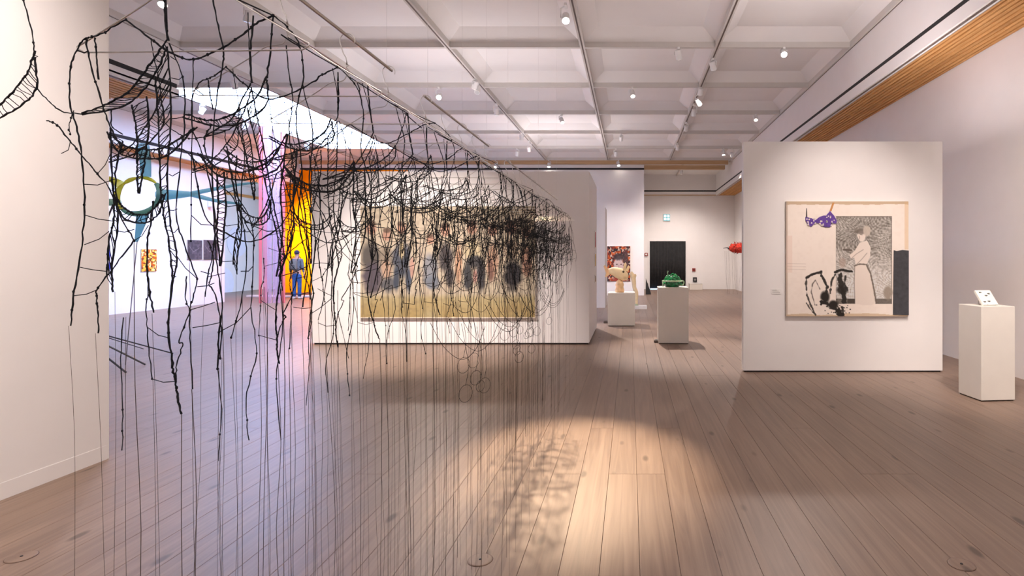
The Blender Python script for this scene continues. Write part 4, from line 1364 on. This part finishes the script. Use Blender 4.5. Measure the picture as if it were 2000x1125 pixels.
MB().tube([dome(0.40, 2 * math.pi * k / 32, 1.12) for k in range(32)], 0.015, 8, closed=True).build('band', M_PALE, t, smooth=True)
MB().tube(crom([cg + Vector((0.13, 0, 0.02)), cg + Vector((0.20, 0, 0.05)), cg + Vector((0.205, 0, 0.10)), cg + Vector((0.15, 0, 0.11))], 6), 0.012, 8).build('handle', M_PALE, t, smooth=True)
MB().tube([cg + Vector((-0.08, 0, 0.2)), cg + Vector((-0.085, 0, 0.25)), cg + Vector((-0.075, 0, 0.29))], [0.010, 0.006, 0.009], 8).build('stem', M_PALE, t, smooth=True)
MB().tube([cg + Vector((-0.17, -0.02, 0.0)), cg + Vector((-0.175, -0.02, 0.11))], [0.008, 0.012], 8).build('spout', M_PALE, t, smooth=True)

# cream fish standing on a lump
M_CREAM = mat('cream_resin', srgb(244, 220, 172), 0.55, var=0.10, scale=9, bump=0.15)
M_CREAM2 = mat('orange_cream_resin', srgb(236, 196, 146), 0.55, var=0.12, scale=14, bump=0.2)
fy = YP2 + 0.3
def fp(px, py, dy=0.0):
    q = at(px, py, YP2 + 0.1)
    return Vector((q.x, fy + dy, q.z))
ft = thing('fish_sculpture', 'cream fish with raised tail balanced on a lumpy stand', 'sculpture', (fp(1208, 573).x, fy, 0.735))
sp = [fp(1186, 531), fp(1193, 530), fp(1200, 531), fp(1208, 534), fp(1216, 537), fp(1222, 538), fp(1227, 537)]
MB().spine(crom(sp, 4), *[[np.interp(k / 24, [0, .2, .45, .7, .88, 1], v) for k in range(25)] for v in ([.025, .05, .095, .11, .085, .03], [.05, .085, .12, .135, .11, .035])], n=16).build('body', M_CREAM, ft, smooth=True)
tl = [(1188, 526), (1184, 522), (1180, 518), (1178, 520), (1181, 528), (1183, 534), (1181, 541), (1184, 542), (1190, 537)]
MB().prism([(fp(*q).x, fp(*q).z) for q in tl], 1, fy - 0.03, fy + 0.03).build('tail', M_CREAM2, ft)
for dy, pts in ((-0.04, [(1216, 527), (1219, 515), (1222, 512), (1224, 517), (1222, 528)]), (0.03, [(1221, 529), (1227, 518), (1230, 521), (1227, 531)])):
    MB().prism([(fp(*q).x, fp(*q).z) for q in pts], 1, fy + dy - 0.015, fy + dy + 0.015).build('fin', M_CREAM, ft)
e_ = fp(1217.5, 531)
MB().sphere((e_.x, fy - 0.095, e_.z), 0.026, 0.014, 0.028, 12, 8).build('eye', mat('dark_olive_eye', srgb(96, 84, 50), 0.4), ft, smooth=True)
MB().lathe([(0.06, 0.0), (0.10, 0.0), (0.105, 0.06), (0.085, 0.12), (0.10, 0.17), (0.075, 0.24), (0.04, 0.29), (0.0, 0.31)], (fp(1210, 573).x, fy, 0.7355), 18).build('stand', M_CREAM2, ft, smooth=True)

# cream leg figure standing on a white plate beyond
yl = 17.2
lp = fl(1250, 605)
t = thing('leg_sculpture', 'thin cream leg figure stepping onto a white floor plate', 'sculpture', (lp.x, yl, 0.0))
B(at(1238, 0, yl).x, at(1263, 0, yl).x, yl - 0.25, yl + 0.15, 0.0, 0.09).build('plate', M_CARD, t)
def lpnt(px, py, dy=0.0):
    q = at(px, py, yl)
    return Vector((q.x, yl - 0.05 + dy, q.z))
leg = [lpnt(1243, 594), lpnt(1243, 585), lpnt(1243, 572), lpnt(1239, 562), lpnt(1238, 552), lpnt(1236, 540), lpnt(1231, 532)]
MB().spine(crom(leg, 4), *[[np.interp(k / 24, [0, .15, .4, .55, .8, 1], v) for k in range(25)] for v in ([.035, .035, .055, .05, .07, .06], [.04, .04, .06, .055, .075, .06])], n=12).build('leg', M_CREAM, t, smooth=True)
MB().spine([lpnt(1240, 595), lpnt(1243, 594.5), lpnt(1247, 597)], [0.04, 0.05, 0.02], [0.03, 0.035, 0.015], n=12).build('shoe', mat('pale_green_shoe', srgb(176, 184, 150), 0.5), t, smooth=True)
MB().spine(crom([lpnt(1232, 532), lpnt(1236, 538), lpnt(1239, 542), lpnt(1241, 535)], 4), [0.05] * 12 + [0.02], [0.04] * 12 + [0.015], n=10).build('hip_piece', M_CREAM, t, smooth=True)

# tilted tile on the right pedestal
t = thing('tile_on_stand', 'small white tile with dark marks leaning on a little stand', 'tile', (3.90, 6.32, 1.015))
rm_ = Matrix.Translation((3.945, 6.29, 1.018)) @ Matrix.Rotation(math.radians(12), 4, 'Z') @ Matrix.Rotation(math.radians(-38), 4, 'X')
def tm(mb, nm, m, par=t):
    mb.v = [tuple(rm_ @ Vector(p)) for p in mb.v]
    return mb.build(nm, m, par)
tile = tm(MB().bevel_box(-0.098, 0.098, -0.008, 0.018, 0.0, 0.195, 0.003), 'tile', mat('ivory_tile', (0.82, 0.80, 0.72), 0.35))
for (u, v) in ((-0.06, 0.04), (0.0, 0.045), (0.055, 0.145), (0.005, 0.12), (-0.05, 0.165)):
    m = MB()
    n_ = 9
    poly = [(u + (0.015 + 0.007 * math.sin(3 * a + u * 90)) * math.cos(a) * 1.15, v + (0.011 + 0.004 * math.cos(2 * a)) * math.sin(a)) for a in [2 * math.pi * k / n_ for k in range(n_)]]
    m.prism(poly, 1, -0.0098, -0.0078)
    tm(m, 'mark', mat('olive_ink', (0.09, 0.085, 0.07), 0.6))
bk = MB()
for s_ in (-0.05, 0.05):
    bk.tube([rm_ @ Vector((s_, 0.018, 0.16)), Vector((3.96 + s_, 6.46, 1.019))], 0.005, 6)
    bk.tube([rm_ @ Vector((s_, -0.02, -0.003)), Vector((3.96 + s_, 6.46, 1.019))], 0.005, 6)
bk.build('stand', mat('white_wire', (0.75, 0.72, 0.66), 0.4), t)

# ------------------------------------------------------------------ far bay
# curtained doorway
dx0, dx1 = at(1269, 0, YEND).x, at(1339, 0, YEND).x
dz = at(0, 471, YEND).z
d1 = struct('door_1', B(dx0, dx1, YEND - 0.012, YEND - 0.004, 0.0, dz), M_BLACK, 'doorway closed by a black pleated curtain', 'doorway')
fr3 = MB().box(dx0 - 0.07, dx0, YEND - 0.03, YEND, 0, dz + 0.07).box(dx1, dx1 + 0.07, YEND - 0.03, YEND, 0, dz + 0.07).box(dx0, dx1, YEND - 0.03, YEND, dz, dz + 0.07)
fr3.build('door_frame', M_WALL, d1)
poly = []
nn = 90
for k in range(nn + 1):
    f = k / nn
    poly.append((dx0 + 0.01 + (dx1 - dx0 - 0.02) * f, YEND - 0.055 + 0.022 * math.sin(f * 75) + 0.008 * math.sin(f * 23)))
m = MB()
vs, fs = [], []
for (px, py) in poly:
    vs += [(px, py, 0.06), (px, py, dz - 0.02 + 0.01 * math.sin(px * 40))]
fs = [(2 * k, 2 * k + 2, 2 * k + 3, 2 * k + 1) for k in range(nn)]
m._add(vs, fs)
cur = m.build('curtain', mat('black_curtain', (0.014, 0.014, 0.015), 0.9, var=0.3, scale=8), d1, smooth=True)
sm_ = cur.modifiers.new('thick', 'SOLIDIFY'); sm_.thickness = 0.006
B(dx0 + 0.02, dx0 + 0.42, YEND - 0.13, YEND - 0.09, 0.0, 0.05).build('light_strip', mat('blue_screen_light', (0.3, 0.5, 0.9), 0.5, emit=(0.45, 0.68, 1.0), strength=1.4), d1)

# emergency exit sign
p = at(1302, 425, YEND)
t = thing('exit_sign', 'square lit white and cyan sign above the curtained doorway', 'sign', (p.x, YEND, p.z - 0.16))
MB().bevel_box(p.x - 0.17, p.x + 0.17, YEND - 0.06, YEND, p.z - 0.17, p.z + 0.17, 0.01).build('housing', M_CARD, t)
M_CY = mat('cyan_sign', (0.10, 0.36, 0.42), 0.5, emit=(0.15, 0.55, 0.62), strength=0.22)
M_WH = mat('white_sign', (0.9, 0.95, 0.95), 0.5, emit=(0.9, 1.0, 1.0), strength=0.5)
B(p.x - 0.15, p.x + 0.15, YEND - 0.064, YEND - 0.06, p.z - 0.15, p.z + 0.15).build('panel', M_CY, t)
for (sx, sz) in ((-1, -1), (-1, 1), (1, -1), (1, 1)):
    B(p.x + sx * 0.072 - 0.052, p.x + sx * 0.072 + 0.052, YEND - 0.068, YEND - 0.064, p.z + sz * 0.072 - 0.05, p.z + sz * 0.072 + 0.05).build('light_square', M_WH, t)
# red call point, red plate, black box, low white box, black wedge
def wallbox(px, py, w, h, dpt, m, name, lab, cat, m2=None):
    q = at(px, py, YEND)
    t = thing(name, lab, cat, (q.x, YEND, q.z - h / 2))
    MB().bevel_box(q.x - w / 2, q.x + w / 2, YEND - dpt, YEND - 0.001, q.z - h / 2, q.z + h / 2, 0.008).build('plate', m, t)
    MB().tube([(q.x, YEND - dpt - 0.001, q.z), (q.x, YEND - dpt - 0.012, q.z)], w * 0.28, 14).build('button', m2 or M_BLACK, t)
M_RED = mat('signal_red', srgb(140, 52, 44), 0.5)
wallbox(1262, 497, 0.15, 0.15, 0.06, M_RED, 'fire_call_point', 'red fire call point left of the curtained doorway', 'call point', M_CARD)
wallbox(1355, 527, 0.15, 0.15, 0.05, M_RED, 'fire_call_point', 'red fire call point right of the curtained doorway', 'call point', mat('dark_red', srgb(90, 30, 28), 0.5))
wallbox(1357, 546, 0.18, 0.22, 0.10, M_BLACK, 'wall_box', 'small black box on the wall right of the doorway', 'wall box', M_PRINT)
q = fl(1357, 565)
t = thing('low_box', 'low white box standing below the black wall box', 'box', (q.x, 26.85, 0))
MB().bevel_box(q.x - 0.3, q.x + 0.3, 26.7, 27.1, 0.0, 0.28, 0.01).build('body', M_PED, t)
B(q.x - 0.31, q.x + 0.31, 26.69, 27.11, 0.28, 0.30).build('top', M_CARD, t)
q = fl(1264, 575)
t = thing('leaning_board', 'black slanted board leaning in the passage left of the doorway', 'board', (q.x, q.y, 0))
MB().prism([(q.x - 0.06, 0.0), (q.x + 0.16, 0.0), (q.x + 0.14, 0.10), (q.x + 0.03, 0.42), (q.x - 0.05, 0.66)], 1, q.y - 0.03, q.y + 0.05).build('board', M_BLACK, t)
MB().tube([(q.x + 0.02, q.y + 0.04, 0.45), (q.x + 0.1, q.y + 0.3, 0.01)], 0.015, 6).build('prop', M_BLACK, t)

# red shaggy object sticking out of the right wall, thread curtain below
YR = 23.4
rd = random.Random(4)
zr = at(0, 485, YR).z
t = thing('red_wall_object', 'red shaggy tapering object with black tip on the right wall', 'sculpture', (XR, YR, zr))
rb = MB()
rb.spine([(XR, YR, zr + 0.03), (4.75, YR, zr + 0.02), (4.5, YR, zr + 0.01), (4.15, YR, zr + 0.01), (4.04, YR, zr)], [0.22, 0.22, 0.21, 0.18, 0.06], [0.20, 0.20, 0.20, 0.17, 0.06], n=16)
rb.build('body', mat('red_fibre', srgb(190, 46, 26), 0.8, var=0.7, scale=18, bump=0.6), t, smooth=True)
tf = MB()
for q in range(90):
    x = rd.uniform(4.08, 4.94)
    a = rd.uniform(0, 6.28)
    r = 0.19 * min(1, 0.4 + (x - 4.05) / 0.3)
    p0 = Vector((x, YR + r * math.cos(a), zr + 0.02 + r * math.sin(a)))
    p1 = p0 + Vector((rd.uniform(-0.09, 0.03), 0.07 * math.cos(a), 0.07 * math.sin(a)))
    tf.tube([p0, p1], [0.024, 0.004], 5)
tf.build('tufts', mat('red_tufts', srgb(150, 40, 26), 0.8, var=0.3, scale=30), t, kind='stuff')
MB().tube(crom([(4.2, YR, zr), (4.05, YR, zr - 0.01), (3.95, YR, zr + 0.02), (3.80, YR, zr)], 5), [0.04 - 0.0022 * k for k in range(16)], 8).build('tip', M_BLACK, t, smooth=True)
th = MB()
for q in range(26):
    x, y = rd.uniform(3.85, 4.9), YR + rd.uniform(-0.15, 0.15)
    th.tube([(x, y, zr - 0.1), (x + rd.gauss(0, 0.03), y, zr * 0.5), (x + rd.gauss(0, 0.06), y + rd.gauss(0, 0.05), 0.01)], 0.0016, 3)
th.build('thread_fringe', M_THREAD, t, kind='stuff')

# ------------------------------------------------------------------ the visitor
VX, VY = at(580, 0, 21.0).x, 21.0
vt = thing('person', 'visitor seen from behind in grey shirt and blue jeans with backpack', 'person', (VX, VY, 0.0))


def skin_body(name, verts, edges, m, parent, lev=2):
    me = bpy.data.meshes.new(name)
    me.from_pydata([v[0] for v in verts], edges, [])
    ob = bpy.data.objects.new(name, me)
    ob.parent = parent
    col.objects.link(ob)
    md = ob.modifiers.new('skin', 'SKIN')
    sv = me.skin_vertices[0].data
    for i, v in enumerate(verts):
        r = v[1] if isinstance(v[1], (tuple, list)) else (v[1], v[1])
        sv[i].radius = r
        sv[i].use_root = (i == 0)
    md.use_smooth_shade = True
    sb = ob.modifiers.new('sub', 'SUBSURF')
    sb.levels = sb.render_levels = lev
    me.materials.append(m)
    return ob


M_SKIN = mat('skin', srgb(196, 150, 126), 0.6)
M_JEANS = mat('blue_denim', srgb(44, 84, 140), 0.85, var=0.2, scale=12, bump=0.2)
M_SHIRT = mat('grey_shirt', srgb(104, 110, 116), 0.85, var=0.1, scale=10)
V = [((0, 0, 0.98), 0.10), ((0, 0, 1.15), 0.105), ((0, 0.0, 1.34), (0.12, 0.10)), ((0, -0.01, 1.46), 0.075), ((0, 0, 1.53), 0.052), ((0, 0.01, 1.60), 0.07), ((0, 0.01, 1.68), (0.076, 0.09)), ((0, 0.005, 1.745), 0.05)]
E = [(i, i + 1) for i in range(7)]


def addc(pts, root):
    k = root
    for p_, r_ in pts:
        V.append((p_, r_)); E.append((k, len(V) - 1)); k = len(V) - 1
    return k


for sx in (-1, 1):
    addc([((sx * 0.09, 0, 0.90), 0.085), ((sx * 0.095, 0.0, 0.50), 0.055), ((sx * 0.10, -0.01, 0.12), 0.042), ((sx * 0.105, 0.0, 0.05), 0.042), ((sx * 0.12, 0.15, 0.035), 0.034)], 0)
    w = addc([((sx * 0.155, 0, 1.43), 0.052), ((sx * 0.215, -0.02, 1.17), 0.042), ((sx * 0.235, 0.03, 0.93), 0.028), ((sx * 0.235, 0.045, 0.87), (0.034, 0.02))], 3)
    for fi, (dy, ln) in enumerate(((-0.03, 0.085), (-0.01, 0.10), (0.012, 0.098), (0.032, 0.078))):
        addc([((sx * 0.237, 0.05 + dy, 0.83), 0.0095), ((sx * 0.236, 0.056 + dy, 0.83 - ln * 0.55), 0.0085), ((sx * 0.228, 0.062 + dy, 0.83 - ln), 0.007)], w)
    addc([((sx * 0.225, 0.085, 0.865), 0.010), ((sx * 0.22, 0.105, 0.835), 0.008)], w)
skin_body('body', V, E, M_SKIN, vt)
Vj = [((0, 0, 0.99), (0.145, 0.115)), ((0, 0, 0.90), (0.14, 0.12))]
Ej = [(0, 1)]
for sx in (-1, 1):
    b0 = len(Vj)
    Vj += [((sx * 0.085, 0, 0.80), 0.095), ((sx * 0.095, 0.0, 0.50), 0.074), ((sx * 0.10, -0.01, 0.25), 0.066), ((sx * 0.10, -0.005, 0.08), 0.066)]
    Ej += [(1, b0), (b0, b0 + 1), (b0 + 1, b0 + 2), (b0 + 2, b0 + 3)]
skin_body('jeans', Vj, Ej, M_JEANS, vt)
Vs = [((0, 0, 0.96), (0.15, 0.12)), ((0, 0, 1.15), (0.15, 0.12)), ((0, -0.005, 1.32), (0.16, 0.125)), ((0, -0.01, 1.44), (0.11, 0.09)), ((0, -0.005, 1.50), 0.066)]
Es = [(0, 1), (1, 2), (2, 3), (3, 4)]
for sx in (-1, 1):
    b0 = len(Vs)
    Vs += [((sx * 0.165, 0, 1.42), 0.068), ((sx * 0.205, -0.01, 1.24), 0.058), ((sx * 0.222, -0.01, 1.10), 0.054), ((sx * 0.235, 0.02, 0.97), 0.046)]
    Es += [(3, b0), (b0, b0 + 1), (b0 + 1, b0 + 2), (b0 + 2, b0 + 3)]
skin_body('shirt', Vs, Es, M_SHIRT, vt)
vo = Vector((VX, VY, 0))
hair = MB().sphere(vo + Vector((0, -0.005, 1.70)), 0.087, 0.104, 0.088, 16, 10)
hair.build('cap', mat('dark_blue_cap', srgb(52, 58, 76), 0.9), vt, smooth=True)
for sx in (-1, 1):
    MB().sphere(vo + Vector((sx * 0.082, 0.01, 1.645)), 0.014, 0.022, 0.032, 8, 6).build('ear', M_SKIN, vt, smooth=True)
    MB().sphere(vo + Vector((sx * 0.028, 0.092, 1.655)), 0.012, 0.008, 0.008, 8, 6).build('eye', M_CARD, vt, smooth=True)
    MB().spine([vo + Vector((sx * 0.10, -0.07, 0.045)), vo + Vector((sx * 0.105, 0.02, 0.05)), vo + Vector((sx * 0.12, 0.14, 0.035)), vo + Vector((sx * 0.125, 0.20, 0.03))], [0.035, 0.045, 0.048, 0.03], [0.04, 0.045, 0.034, 0.024], n=12, side=(1, 0, 0)).build('shoe', mat('pale_shoe', srgb(206, 196, 186), 0.7), vt, smooth=True)
MB().spine([vo + Vector((0, 0.08, 1.655)), vo + Vector((0, 0.105, 1.63)), vo + Vector((0, 0.10, 1.615))], [0.01, 0.016, 0.014], [0.012, 0.014, 0.008], n=8, side=(1, 0, 0)).build('nose', M_SKIN, vt, smooth=True)
MB().spine([vo + Vector((-0.025, 0.085, 1.585)), vo + Vector((0, 0.092, 1.585)), vo + Vector((0.025, 0.085, 1.585))], [0.004, 0.006, 0.004], [0.004, 0.007, 0.004], n=8, side=(0, 1, 0)).build('mouth', mat('lips', srgb(160, 92, 84), 0.5), vt, smooth=True)
bp_ = thing('backpack', 'small grey backpack worn by the visitor at the orange wall', 'backpack', (VX, VY - 0.16, 1.05))
MB().bevel_box(VX - 0.16, VX + 0.11, VY - 0.27, VY - 0.115, 1.06, 1.42, 0.05).build('bag', mat('grey_canvas', srgb(116, 112, 104), 0.9, var=0.15, scale=14), bp_, smooth=True)
MB().bevel_box(VX - 0.12, VX + 0.07, VY - 0.31, VY - 0.26, 1.09, 1.24, 0.02).build('pocket', mat('grey_canvas_dark', srgb(92, 90, 86), 0.9), bp_, smooth=True)
for sx in (-0.12, 0.09):
    MB().tube(crom([(VX + sx, VY - 0.13, 1.40), (VX + sx, VY - 0.02, 1.545), (VX + sx * 0.95, VY + 0.13, 1.42), (VX + sx, VY + 0.14, 1.22), (VX + sx, VY - 0.1, 1.10)], 5), 0.013, 6).build('strap', M_BLACK, bp_)
